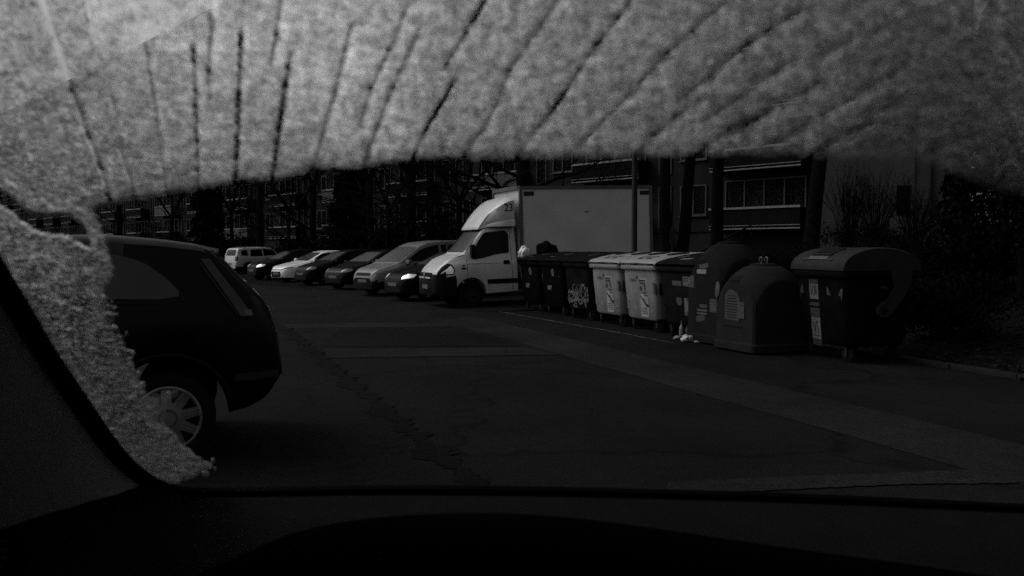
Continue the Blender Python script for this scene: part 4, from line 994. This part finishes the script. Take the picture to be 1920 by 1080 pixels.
def conifer(label, base, H, rad, n, size, z0=.1):
    o = empty("evergreen_tree", base); tag(o, label, "tree", "dark evergreens")
    b = MB(); b.tube([(0, 0, -.1), (0, 0, H * .9)], [.16, .03], 10); b.build("trunk", m_bark, o, 60)
    c = MB()
    lob = [(rng.random() * 6.28, rng.random(), .5 + .7 * rng.random()) for _ in range(60)]
    def f():
        a, h, s_ = lob[rng.integers(60)]; h = min(1, max(0, h + rng.normal(0, .03))); a += rng.normal(0, .22)
        rr = rad * (1 - h) ** .42 * (.55 + .45 * s_) * rng.random() ** .4
        return (rr * math.cos(a), rr * math.sin(a), H * (z0 + (1 - z0) * h) - .18 * rr)
    leaves(c, f, n, size); c.build("crown", m_leaf, o); return o
def shrub(label, base, w, H, n, size, mat=None, group="dense shrubs on the bank", twigs=14):
    o = empty("shrub", base); tag(o, label, "shrub", group)
    b = MB()
    for _ in range(twigs):
        a = rng.random() * 6.28; rr = w * (.2 + .6 * rng.random()); b.tube([(0, 0, -.05), (rr * .4 * math.cos(a), rr * .4 * math.sin(a), H * .5), (rr * math.cos(a), rr * math.sin(a), H * (.75 + .3 * rng.random()))], [.018, .012, .004], 4)
    b.build("stem", m_twig, o)
    c = MB(); lob = [(rng.normal(0, .42, 2), .25 + .65 * rng.random()) for _ in range(34)]
    def f():
        (x, y), h = lob[rng.integers(34)]; q = rng.normal(0, .14, 3); return ((x + q[0]) * w, (y + q[1]) * w, max(.03, (h + q[2]) * H))
    leaves(c, f, n, size); c.build("crown", mat or m_leaf2, o); return o
conifer("dark broad evergreen right of the near domed container, reaching up under the frost", atg(1925, 16.0), 5.4, 1.75, 34000, .055)
conifer("tall dark evergreen between the pale block and the near broad evergreen", atg(1880, 25.0), 7.5, 2.0, 16000, .09)
conifer("dark tall evergreen behind the white off-roader", atg(388, 62), 7.2, 1.5, 5000, .22)
conifer("dark evergreen between the balconies and the silver people carrier's tree", atg(660, 50), 6.0, 1.6, 5000, .20)
shr = [(735, 44, 2.4, 2.6), (640, 49, 2.2, 2.2), (560, 53, 2.0, 1.8), (835, 37, 2.4, 2.8), (915, 36, 2.2, 2.4), (450, 60, 2.6, 2.2), (330, 64, 2.6, 2.4), (250, 62, 2.4, 2.0)]
slab_ = ["behind the silver people carrier", "behind the black hatchback of the row", "behind the white saloon", "behind the truck's cab window", "behind the truck's fairing", "behind the white off-roader", "left of the tall evergreen", "over the near hatchback's roof"]
for (px, Y, w_, h_), l_ in zip(shr, slab_): shrub("dark leafy shrub on the bank " + l_, atg(px, Y), w_ * .8, h_, 2600, .11)
for (px, Y, w_, h_), l_ in zip([(1470, 21.0, 1.5, .85), (1590, 19.5, 1.5, .85), (1720, 18.5, 1.5, .95), (1840, 17.5, 1.4, 1.1), (1410, 23.0, 1.2, .7), (1655, 24, 1.8, 1.0), (1770, 13.5, 1.1, .9)],
        ["behind the squat bell's hooks", "behind the domed lid", "right of the domed lid's end", "at the foot of the broad evergreen", "behind the tall bell container", "below the pale rendered block", "low, at the edge of the leaf litter"]):
    shrub("dark tangled shrub " + l_, atg(px, Y), w_, h_, 9000, .032, m_leaf, "tangled shrubs behind the containers")
def twigbush(label, base, w, H, n):
    o = empty("bare_bush", base); tag(o, label, "shrub", "bare twig bushes before the pale block"); b = MB()
    for _ in range(n):
        a = rng.random() * 6.28; rr = w * rng.random() ** .6; t1 = Vector((rr * .45 * math.cos(a), rr * .45 * math.sin(a), H * .5)); t2 = Vector((rr * math.cos(a) + .1 * rng.normal(), rr * math.sin(a), H * (.65 + .4 * rng.random())))
        b.tube([(rng.normal(0, .1), rng.normal(0, .1), -.05), t1, t2], [.014, .009, .003], 4)
        for _ in range(3):
            s_ = t1.lerp(t2, rng.random()); b.tube([s_, s_ + Vector((rng.normal(0, .22), rng.normal(0, .22), .35 + .2 * rng.random()))], [.006, .003], 3)
    b.build("branches", m_twig, o); return o
for px, Y, w_, h_, l_ in ((1590, 31, 1.2, 3.2, "beside the leaning trunk"), (1640, 30, 1.1, 2.8, "below the dark wall recess"), (1712, 29, 1.1, 2.4, "right of the wall recess")): twigbush("bare twiggy bush " + l_, atg(px, Y), w_, h_, 80)
# leaf litter on the verge
b = MB(); m_lit = M("dead leaves", .007, .8, .05, var=.8, scale=4)
for _ in range(5200):
    u = 1.0 + 17 * rng.random(); v = 8.9 + 4.9 * rng.random() ** 1.2; p = uv(u, v); z = height(p.x, p.y) - .022 + .02 * rng.random(); a = rng.random() * 6.28; s_ = .022 + .035 * rng.random()
    c, s2 = math.cos(a) * s_, math.sin(a) * s_; t = rng.normal(0, .35, 4) * s_
    b.add([(p.x - c, p.y - s2, z + abs(t[0])), (p.x + s2 * .6, p.y - c * .6, z + abs(t[1])), (p.x + c, p.y + s2, z + abs(t[2])), (p.x - s2 * .6, p.y + c * .6, z + abs(t[3]))], [(0, 1, 2, 3)])
tag(b.build("leaf_litter", m_lit), "scattered dead leaves on the dark verge behind the kerb", "leaves", kind='stuff')

# ------------------------------------------------------------------ our own car: windscreen, dashboard, pillar, shell
TL = R(40.0); W0 = Vector((0, .88, 1.5 - .2235)); WS = Vector((0, -math.cos(TL), math.sin(TL))); WN = Vector((0, math.sin(TL), math.cos(TL)))
EYE = Vector((0, 0, CAMZ))
def on_ws(px, py):
    """(x, k) on the windscreen plane seen at a photo pixel"""
    r = ray(px, py); t = (W0 - EYE).dot(WN) / r.dot(WN); p = EYE + r * t
    return (p.x, (p - W0).dot(WS))
def ws(x, k, off=0.): p = W0 + WS * k + WN * off; return Vector((x, p.y, p.z))
car0 = empty("car_cabin", (0.4, 0, 0)); tag(car0, "dark inside of the car we sit in: black dashboard, pillar and frosted windscreen", "car")
C0 = Vector((.4, 0, 0))
def cpart(m_, name, mat, parent=car0, smooth=None):
    m_.V = [v - C0 for v in m_.V]; return m_.build(name, mat, parent, smooth)
m_dash = M("black dashboard", .0065, .95, .0, var=.08, scale=30, bump=.25, bscale=420)
m_hood = M("black instrument hood", .0008, .9, .0)
m_pill = M("grey pillar trim", .17, .8, .1, var=.06, scale=30, bump=.2, bscale=500)
m_seal = M("black ceramic edge", .0015, .9, .05)
mg = bpy.data.materials.new("windscreen glass"); mg.use_nodes = True; n_ = mg.node_tree.nodes; n_.remove(n_["Principled BSDF"])
t_ = n_.new("ShaderNodeBsdfTransparent"); t_.inputs[0].default_value = (.97, .97, .97, 1); mg.node_tree.links.new(t_.outputs[0], n_["Material Output"].inputs["Surface"])
b = MB(); V = [ws(x, k_, o_) for o_ in (0, -.004) for x, k_ in ((-.42, -.03), (1.2, -.03), (1.2, .66), (-.42, .66))]
b.add(V, [(0, 1, 2, 3), (7, 6, 5, 4), (0, 4, 5, 1), (1, 5, 6, 2), (2, 6, 7, 3), (3, 7, 4, 0)]); cpart(b, "windscreen", mg)
# black edge band along the pillar and the scuttle
edge = [(-420, -250), (-260, 0), (-130, 260), (0, 486), (40, 552), (90, 638), (150, 728), (210, 815), (250, 860), (292, 890), (340, 907), (420, 909), (520, 908), (700, 905), (1000, 907), (1400, 917), (1700, 929), (1920, 940), (2300, 956), (3300, 1010)]
ep = [on_ws(*q) for q in edge]
dn = []
for i, (x, k_) in enumerate(ep):
    a, c_ = ep[max(0, i - 1)], ep[min(len(ep) - 1, i + 1)]; tx, tk = c_[0] - a[0], c_[1] - a[1]; L = math.hypot(tx, tk); dn.append((tk / L, -tx / L))
def smooth_line(P, n=8):
    out = []
    for i in range(len(P) - 1):
        p0, p1, p2, p3 = (np.array(P[max(0, min(len(P) - 1, i + q))]) for q in (-1, 0, 1, 2))
        for j in range(n):
            t = j / n; out.append(tuple(.5 * ((2 * p1) + (-p0 + p2) * t + (2 * p0 - 5 * p1 + 4 * p2 - p3) * t * t + (-p0 + 3 * p1 - 3 * p2 + p3) * t ** 3)))
    return out + [tuple(P[-1])]
E0 = smooth_line(ep); E1 = smooth_line([(x - d[0] * .0065, k_ - d[1] * .0065) for (x, k_), d in zip(ep, dn)]); E2 = smooth_line([(x + d[0] * .16, k_ + d[1] * .16) for (x, k_), d in zip(ep, dn)])
b = MB(); V = [ws(*q, -.006) for q in E1] + [ws(*q, -.006) for q in smooth_line([(x + d[0] * .016, k_ + d[1] * .016) for (x, k_), d in zip(ep, dn)])]; n = len(E1)
V += [v - WN * .004 for v in V]
b.add(V, [(i, i + 1, n + i + 1, n + i) for i in range(n - 1)] + [(2 * n + i, 3 * n + i, 3 * n + i + 1, 2 * n + i + 1) for i in range(n - 1)] + [(i, 2 * n + i, 2 * n + i + 1, i + 1) for i in range(n - 1)]); cpart(b, "windscreen_seal", m_seal, car0)
# pillar trim: from the black edge toward the driver
ip = [(x + d[0] * .009, k_ + d[1] * .009) for (x, k_), d in zip(ep, dn)]
S = [ws(*q, -.012) for q in smooth_line(ip[:11])]
cols = []
for f in ((0, 0, 0), (0, -.018, 0), (-.006, -.036, 0), (-.022, -.05, -.018), (-.06, -.06, -.055), (-.24, -.07, -.21)):
    cols.append([s_ + Vector(f) * (1.0) for s_ in S])
b = MB(); n = len(S); V = [p for c_ in cols for p in c_]
b.add(V, [(c_ * n + i, c_ * n + i + 1, (c_ + 1) * n + i + 1, (c_ + 1) * n + i) for c_ in range(len(cols) - 1) for i in range(n - 1)]); cpart(b, "pillar_trim", m_pill, car0, 60)
# dashboard top: from the scuttle edge toward the driver, dropping at the front
x0s = np.linspace(-.60, 1.30, 60); rows = []
zb = lambda x: float(np.interp(x, [q[0] for q in E0[70:]], [ws(*q).z for q in E0[70:]])) - .010
yb = lambda x: float(np.interp(x, [q[0] for q in E0[70:]], [ws(*q).y for q in E0[70:]]))
for dy, dz in ((.03, -.0), (0, .0), (-.03, .002), (-.10, -.006), (-.18, -.028), (-.26, -.075), (-.32, -.16), (-.34, -.30)):
    rows.append([Vector((x, yb(x) + dy, zb(x) + dz)) for x in x0s])
b = MB(); n = len(x0s); b.add([p for r_ in rows for p in r_], [(i * n + j, i * n + j + 1, (i + 1) * n + j + 1, (i + 1) * n + j) for i in range(len(rows) - 1) for j in range(n - 1)]); cpart(b, "dashboard", m_dash, car0, 60)
# instrument hood in front of the driver
hp = [(170, 1180), (330, 1082), (420, 1040), (500, 1008), (600, 986), (700, 974), (850, 967), (1000, 970), (1200, 990), (1500, 1034), (1750, 1068), (1950, 1096), (2300, 1150)]
HV = []; HF = []
hs_ = smooth_line(hp, 5); n = len(hs_)
top = [atY(px, py + 22, .585) for px, py in hs_]
for dy, dz in ((.16, -.075), (.08, -.014), (.02, -.002), (0, 0), (-.012, -.004), (-.018, -.015), (-.01, -.06), (.0, -.16), (.0, -.45)):
    HV += [p + Vector((0, dy, dz)) for p in top]
HF = [(i * n + j, i * n + j + 1, (i + 1) * n + j + 1, (i + 1) * n + j) for i in range(8) for j in range(n - 1)]
b = MB(); b.add(HV, HF); cpart(b, "instrument_hood", m_hood, car0, 60)
# round side vent low on the left
vc = atY(-14, 1046, .55); b = MB(); mx = Matrix.Translation(vc) @ Matrix.Rotation(R(62), 4, 'X') @ Matrix.Rotation(R(-14), 4, 'Y')
b.lathe([(.0165, -.012), (.018, .0), (.0145, .004), (.0125, -.006)], 28, mx, closed=True); vo_ = cpart(b, "air_vent", m_hood, car0, 50)
b = MB()
for q in range(5): b.box((0, -.010 + .005 * q, -.004), (.024 * math.sqrt(max(.05, 1 - ((q - 2) / 2.6) ** 2)), .002, .004), mx=mx)
cpart(b, "vent_slat", m_trim, vo_)
# lower side trim under the pillar, doors, roof, floor, bonnet, wheels
m_body = M("dull car body paint", .03, .4, .4, var=.1)
b = MB(); b.add([(-.62, .95, 1.30), (-.30, .86, 1.262), (-.36, .60, 1.15), (-.62, .35, 1.10), (-.62, .95, .3), (-.62, .35, .3), (-.36, .60, .3), (-.30, .86, .3)], [(0, 1, 2, 3), (3, 2, 6, 5), (2, 1, 7, 6), (1, 0, 4, 7)]); cpart(b, "side_trim", m_hood, car0)
b = MB(); b.box((.4, -.95, 1.735), (1.9, 2.66, .05), bev=.02); cpart(b, "roof", m_body, car0, 40)
b = MB(); b.box((.4, -.75, .30), (1.95, 4.6, .12)); b.box((.4, -2.95, 1.0), (1.8, .1, 1.4)); b.box((.4, -.95, 1.68), (1.86, 2.6, .03)); cpart(b, "floor_pan", m_hood, car0)
for x in (-.58, 1.38):
    b = MB(); b.box((x, -.9, .72), (.08, 3.7, .84), bev=.03); b.box((x, -2.2, 1.42), (.06, 1.3, .6)); b.box((x, -.75, 1.42), (.06, .12, .6)); cpart(b, "door", m_body, car0, 40)
b = MB(); b.add([(-.55, .98, 1.21), (1.35, .98, 1.21), (1.25, 1.75, .93), (-.45, 1.75, .93), (1.2, 1.85, .4), (-.4, 1.85, .4), (-.6, .95, .35), (1.4, .95, .35)], [(0, 1, 2, 3), (3, 2, 4, 5), (0, 3, 5, 6), (1, 7, 4, 2)]); cpart(b, "bonnet", m_body, car0)
for y in (1.15, -2.1):
    for x in (-.5, .5):
        pass
for yy in (1.1, -2.0):
    for xx in (-.48, 1.28):
        b = MB(); b.lathe([(.2, -.09), (.29, -.1), (.31, -.06), (.31, .06), (.29, .1), (.2, .09)], 28, Matrix.Translation((xx, yy, .31)) @ Matrix.Rotation(math.pi / 2, 4, 'Y')); cpart(b, "wheel", m_rub, car0, 50)

# ------------------------------------------------------------------ frost on the outside of the windscreen
def frost():
    # clear window that was scraped and wiped, and the frost outline, in windscreen coordinates
    out = [(2500, 470), (2100, 418), (1960, 392), (1900, 372), (1850, 358), (1800, 342), (1775, 330), (1755, 315), (1700, 306), (1600, 303), (1500, 301), (1400, 297), (1300, 299), (1200, 301), (1100, 303), (1000, 302), (900, 303), (800, 306), (700, 313), (600, 326), (500, 343), (400, 357), (300, 370), (240, 378), (195, 390), (178, 402),
        (190, 440), (206, 474), (217, 512), (205, 532), (197, 556), (202, 596), (216, 620), (226, 652), (243, 690), (262, 722), (280, 744), (303, 745), (330, 742), (318, 766), (306, 790), (318, 812), (336, 826), (345, 842), (360, 858), (376, 866), (392, 872), (390, 888), (372, 897), (345, 905), (320, 925)]
    left = [(270, 905), (236, 872), (215, 850), (190, 812), (166, 770), (150, 742), (136, 718), (118, 690), (88, 652), (72, 622), (60, 596), (30, 548), (-5, 495), (-90, 370), (-200, 160), (-330, -60), (-420, -250)]
    P = np.array([on_ws(*q) for q in out + left] + [(-.45, .64), (1.15, .64)])
    hole = np.array([on_ws(*q) for q in [(-30, 352), (6, 372), (40, 400), (66, 414), (92, 417), (128, 414), (146, 428), (160, 452), (168, 474), (150, 462), (128, 448), (100, 446), (66, 438), (28, 408), (-10, 385)]])
    tongue = np.array([on_ws(*q) for q in [(245, 742), (300, 742), (352, 748), (372, 772), (370, 800), (344, 822), (300, 815), (262, 790)]])
    step = .0016; X = np.arange(-.44, 1.0, step); K = np.arange(-.012, .60, step); XX, KK = np.meshgrid(X, K); pts = np.stack([XX, KK], -1)
    def sdist(poly):
        d = np.full(XX.shape, 1e9); ins = np.zeros(XX.shape, bool); n = len(poly)
        for i in range(n):
            a, b_ = poly[i], poly[(i + 1) % n]; ab = b_ - a
            t = np.clip(((pts - a) @ ab) / (ab @ ab + 1e-12), 0, 1); d = np.minimum(d, np.hypot(XX - a[0] - t * ab[0], KK - a[1] - t * ab[1]))
            c_ = ((a[1] > KK) != (b_[1] > KK)) & (XX < (b_[0] - a[0]) * (KK - a[1]) / (b_[1] - a[1] + 1e-15) + a[0]); ins ^= c_
        return np.where(ins, d, -d)
    def vnoise(sc, seed, st=(1, 1)):
        r2 = np.random.default_rng(seed); g = r2.random((512, 512)); x = (XX + 1) * sc * st[0]; y = (KK + 1) * sc * st[1]
        xi, yi = np.floor(x).astype(int), np.floor(y).astype(int); fx, fy = x - xi, y - yi; fx = fx * fx * (3 - 2 * fx); fy = fy * fy * (3 - 2 * fy)
        q = lambda a, b_: g[a % 512, b_ % 512]
        return q(xi, yi) * (1 - fx) * (1 - fy) + q(xi + 1, yi) * fx * (1 - fy) + q(xi, yi + 1) * (1 - fx) * fy + q(xi + 1, yi + 1) * fx * fy
    fb = lambda sc, s_: (vnoise(sc, s_) * .5 + vnoise(sc * 2.1, s_ + 1) * .3 + vnoise(sc * 4.3, s_ + 2) * .2)
    d = sdist(P) + (fb(90, 3) - .5) * np.where(KK > .10, .008, .014) + np.where(KK > .10, .003, 0)
    soft = np.where(KK > .10, .017, .0030)              # the wiped upper edge feathers out, the lower left strip ends in crystals
    den = np.clip(d / soft, 0, 1); den = den * den * (3 - 2 * den)
    dh = sdist(hole) + (fb(120, 8) - .5) * .005 + .002; den *= 1 - np.clip(dh / .0025 + .5, 0, 1)
    dt = sdist(tongue); den = np.where(dt > 0, den * (1 - np.clip(dt / .006, 0, 1) * (.35 + .5 * fb(110, 40))), den)
    # beads of ice left beside the scraped edge
    rb = np.random.default_rng(11)
    beads = [(205, 598, 7), (214, 622, 5), (224, 640, 6), (230, 664, 7), (244, 690, 7), (258, 706, 4), (266, 726, 5), (372, 868, 9), (389, 878, 10), (384, 893, 9), (398, 868, 5), (352, 862, 8), (402, 884, 4), (236, 632, 3), (248, 668, 3)] + [(190 + 70 * t + 16 * rb.random(), 560 + 180 * t, 2 + 3 * rb.random()) for t in rb.random(26)]
    for bx, by, br in beads:
        x_, k_ = on_ws(bx, by); r_ = br / 1716 * .78; dd = np.hypot(XX - x_, (KK - k_) * .8) + (fb(300, 90) - .5) * .001; den = np.maximum(den, np.clip((r_ - dd) / .0008 + .5, 0, 1) * .9)
    # scraper scratches
    S = [[(205, 385), (188, 320), (165, 265), (135, 180), (100, 80), (70, -20)], [(250, 380), (240, 330), (222, 285)], [(212, 215), (205, 178)], [(309, 362), (302, 310), (292, 235), (282, 165), (272, 100), (248, 0), (240, -40)],
        [(370, 356), (367, 270), (364, 180), (360, 90)], [(391, 195), (388, 140), (391, 90), (397, 45)], [(440, 345), (444, 260), (446, 180), (450, 65)], [(510, 338), (522, 250), (533, 170), (543, 105)], [(505, 130), (516, 70), (526, -10)],
        [(586, 322), (603, 260), (625, 185), (645, 100), (657, 52), (690, 50)], [(672, 245), (695, 170), (730, 100), (760, 25)], [(683, 312), (708, 240), (735, 170), (765, 110), (785, 60)], [(772, 306), (798, 250), (825, 205), (855, 152)],
        [(828, 140), (860, 90), (890, 40), (918, -5)], [(866, 305), (900, 255), (930, 205), (955, 140), (990, 92), (1052, 0), (1075, -40)], [(968, 300), (1010, 245), (1045, 200), (1065, 175)], [(1030, 225), (1090, 135), (1120, 90), (1160, 40), (1195, -5)],
        [(1086, 283), (1130, 235), (1190, 175), (1250, 110), (1300, 65), (1375, 0), (1400, -30)], [(1190, 298), (1225, 262), (1268, 225), (1312, 195)], [(1268, 200), (1331, 150), (1398, 95), (1440, 65), (1501, 30)], [(1309, 294), (1368, 250), (1464, 202), (1546, 159)],
        [(1320, 236), (1379, 196), (1457, 142), (1494, 115)], [(1442, 281), (1516, 240)], [(1546, 115), (1598, 83)], [(1372, 262), (1440, 222)], [(1540, 225), (1600, 195), (1679, 146)], [(1516, 302), (1568, 274), (1640, 240)], [(1660, 215), (1700, 196)], [(1738, 296), (1812, 267)],
        [(60, 300), (48, 262), (40, 240)], [(82, 300), (70, 262)], [(128, 290), (112, 235), (98, 205)], [(155, 0), (166, 40), (178, 84)], [(160, -30), (166, 40)], [(285, -10), (286, 40), (284, 90)], [(388, -10), (392, 40)], [(70, 0), (82, 22)], [(118, 110), (130, 160)], [(196, -10), (196, 30)]]
    r3 = np.random.default_rng(5)
    for li, line in enumerate(S):
        q = [on_ws(*p_) for p_ in line]; wd = (.0015 + .0008 * r3.random()); strong = (.80 + .18 * r3.random()) * (.35 if line[0][0] < 160 and line[0][1] > 90 else 1); wd *= 1 + .7 * min(1, max(0, (line[0][0] - 900) / 400))
        for i in range(len(q) - 1):
            a, b_ = np.array(q[i]), np.array(q[i + 1]); lo = np.minimum(a, b_) - .02; hi = np.maximum(a, b_) + .02
            ix = np.where((X > lo[0]) & (X < hi[0]))[0]; ik = np.where((K > lo[1]) & (K < hi[1]))[0]
            if not len(ix) or not len(ik): continue
            sl = (slice(ik[0], ik[-1] + 1), slice(ix[0], ix[-1] + 1)); ab = b_ - a
            t = np.clip(((pts[sl] - a) @ ab) / (ab @ ab), 0, 1); dd = np.hypot(XX[sl] - a[0] - t * ab[0], KK[sl] - a[1] - t * ab[1])
            if li not in nzc: nzc[li] = fb(160, 60 + li % 5)
            nz_ = nzc[li][sl]; dd = dd + (nz_ - .5) * .0012
            den[sl] *= 1 - strong * np.clip(1.25 - dd / wd, 0, 1) * np.clip(.75 + 1.2 * (nz_ - .3), .5, 1)
    # mottled thickness: clumps and little clear pits
    mot = fb(55, 21); pit = fb(150, 31)
    den *= np.clip(.74 + .55 * (mot - .35), .45, 1.0); den *= 1 - .45 * np.clip((pit - .63) / .12, 0, 1)
    keep = den > .04
    ny, nx = den.shape; fc = keep[:-1, :-1] & keep[1:, :-1] & keep[:-1, 1:] & keep[1:, 1:]
    ids = np.arange(ny * nx).reshape(ny, nx); quads = np.stack([ids[:-1, :-1][fc], ids[:-1, 1:][fc], ids[1:, 1:][fc], ids[1:, :-1][fc]], -1)
    used = np.unique(quads); rem = np.full(ny * nx, -1); rem[used] = np.arange(len(used)); quads = rem[quads]
    th = .0022 + .0006 * den.ravel()[used] + .0010 * fb(220, 77).ravel()[used]
    base = np.array([ws(0, 0)])[0]
    WSn, WNn = np.array(WS), np.array(WN)
    co = np.zeros((len(used), 3)); co[:, 0] = XX.ravel()[used]; co += np.array(W0) * np.array([0, 1, 1]); co += KK.ravel()[used][:, None] * WSn
    inner = co + WNn * .0015; outer = co + WNn * (.0015 + th)[:, None]
    # closed slab: inner and outer skins joined along every open edge
    e = np.concatenate([quads[:, [0, 1]], quads[:, [1, 2]], quads[:, [2, 3]], quads[:, [3, 0]]]); key = np.sort(e, 1); _, iv, ct = np.unique(key, axis=0, return_inverse=True, return_counts=True)
    be = e[ct[iv.ravel()] == 1]; n0 = len(used)
    faces = np.concatenate([quads + n0, quads[:, ::-1], np.stack([be[:, 0], be[:, 1], be[:, 1] + n0, be[:, 0] + n0], -1)])
    vv = np.concatenate([inner, outer])
    me = bpy.data.meshes.new("frost"); me.vertices.add(len(vv)); me.vertices.foreach_set("co", vv.astype(np.float32).ravel())
    me.loops.add(faces.size); me.loops.foreach_set("vertex_index", faces.astype(np.int32).ravel())
    me.polygons.add(len(faces)); me.polygons.foreach_set("loop_start", np.arange(0, faces.size, 4, dtype=np.int32))
    at = me.attributes.new("coverage", 'FLOAT', 'POINT'); at.data.foreach_set("value", np.concatenate([den.ravel()[used]] * 2).astype(np.float32))
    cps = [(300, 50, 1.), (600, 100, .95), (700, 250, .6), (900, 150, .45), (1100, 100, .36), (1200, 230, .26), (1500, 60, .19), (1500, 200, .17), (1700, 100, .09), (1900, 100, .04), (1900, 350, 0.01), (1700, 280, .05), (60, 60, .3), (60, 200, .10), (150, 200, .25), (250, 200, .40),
        (400, 250, .45), (300, 340, .22), (100, 350, .08), (100, 450, .02), (150, 600, 0.02), (250, 800, .07), (350, 860, .10), (500, 300, .40), (900, 290, .30)]  # backlight gradient painted in as scatter share: bright upper left, dim right
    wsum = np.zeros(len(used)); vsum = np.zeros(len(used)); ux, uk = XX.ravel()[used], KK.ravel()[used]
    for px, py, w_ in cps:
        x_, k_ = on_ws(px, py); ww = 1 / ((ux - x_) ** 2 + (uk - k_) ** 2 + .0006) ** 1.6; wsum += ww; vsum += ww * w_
    backlight = vsum / wsum
    a2 = me.attributes.new("backlight_mix", 'FLOAT', 'POINT'); a2.data.foreach_set("value", np.concatenate([backlight] * 2).astype(np.float32))
    me.update(); me.validate(); me.shade_smooth()
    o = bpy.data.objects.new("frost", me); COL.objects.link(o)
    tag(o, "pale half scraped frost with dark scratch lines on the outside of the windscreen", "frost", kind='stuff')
    m = bpy.data.materials.new("frost"); m.use_nodes = True; n, l = m.node_tree.nodes, m.node_tree.links; n.remove(n["Principled BSDF"])
    tr = n.new("ShaderNodeBsdfTransparent"); tl = n.new("ShaderNodeBsdfTranslucent"); tl.inputs[0].default_value = (FROST_T,) * 3 + (1,)
    rf = n.new("ShaderNodeBsdfRefraction"); rf.inputs["Color"].default_value = (FROST_R,) * 3 + (1,); rf.inputs["Roughness"].default_value = FROST_ROUGH; rf.inputs["IOR"].default_value = 1.31
    mx1 = n.new("ShaderNodeMixShader"); l.new(tl.outputs[0], mx1.inputs[1]); l.new(rf.outputs[0], mx1.inputs[2])
    aw = n.new("ShaderNodeAttribute"); aw.attribute_name = "backlight_mix"
    a_ = n.new("ShaderNodeAttribute"); a_.attribute_name = "coverage"
    tcn = n.new("ShaderNodeTexCoord"); nzn = n.new("ShaderNodeTexNoise"); nzn.inputs["Scale"].default_value = 330; nzn.inputs["Detail"].default_value = 4; l.new(tcn.outputs["Object"], nzn.inputs["Vector"])
    mr = n.new("ShaderNodeMapRange"); mr.inputs[1].default_value = .3; mr.inputs[2].default_value = .7; mr.inputs[3].default_value = FROST_LO; mr.inputs[4].default_value = FROST_HI; l.new(nzn.outputs[0], mr.inputs[0])
    mu = n.new("ShaderNodeMath"); mu.operation = 'MULTIPLY'; mu.use_clamp = True; l.new(a_.outputs["Fac"], mu.inputs[0]); l.new(mr.outputs[0], mu.inputs[1])
    mx2 = n.new("ShaderNodeMixShader"); l.new(mu.outputs[0], mx2.inputs[0]); l.new(tr.outputs[0], mx2.inputs[1]); l.new(mx1.outputs[0], mx2.inputs[2])
    n2_ = n.new("ShaderNodeTexNoise"); n2_.inputs["Scale"].default_value = 170; n2_.inputs["Detail"].default_value = 5; n2_.inputs["Roughness"].default_value = .65; l.new(tcn.outputs["Object"], n2_.inputs["Vector"])
    m2 = n.new("ShaderNodeMapRange"); m2.inputs[1].default_value = .3; m2.inputs[2].default_value = .7; m2.inputs[3].default_value = .35; m2.inputs[4].default_value = 1.6; l.new(n2_.outputs[0], m2.inputs[0])
    n3_ = n.new("ShaderNodeTexNoise"); n3_.inputs["Scale"].default_value = 150; n3_.inputs["Detail"].default_value = 6; n3_.inputs["Roughness"].default_value = .62; l.new(tcn.outputs["Object"], n3_.inputs["Vector"])
    cr = n.new("ShaderNodeValToRGB"); ce = cr.color_ramp.elements; ce[0].position = .38; ce[0].color = (FROST_T * .46,) * 3 + (1,); ce[1].position = .61; ce[1].color = (FROST_T,) * 3 + (1,)
    l.new(n3_.outputs[0], cr.inputs[0]); l.new(cr.outputs[0], tl.inputs[0]); l.new(cr.outputs[0], rf.inputs["Color"])
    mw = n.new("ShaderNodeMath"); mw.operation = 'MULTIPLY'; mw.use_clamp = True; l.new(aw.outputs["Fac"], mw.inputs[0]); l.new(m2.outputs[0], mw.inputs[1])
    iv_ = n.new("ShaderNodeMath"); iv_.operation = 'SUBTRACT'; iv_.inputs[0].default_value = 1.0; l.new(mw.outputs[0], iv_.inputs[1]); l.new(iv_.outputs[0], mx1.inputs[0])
    bpn = n.new("ShaderNodeBump"); bpn.inputs["Strength"].default_value = .4; bpn.inputs["Distance"].default_value = .002; l.new(n2_.outputs[0], bpn.inputs["Height"]); l.new(bpn.outputs[0], rf.inputs["Normal"])
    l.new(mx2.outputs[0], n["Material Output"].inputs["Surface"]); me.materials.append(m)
nzc = {}
FROST_T, FROST_R, FROST_ROUGH, FROST_LO, FROST_HI = .99, .95, .38, .45, 1.30
frost()
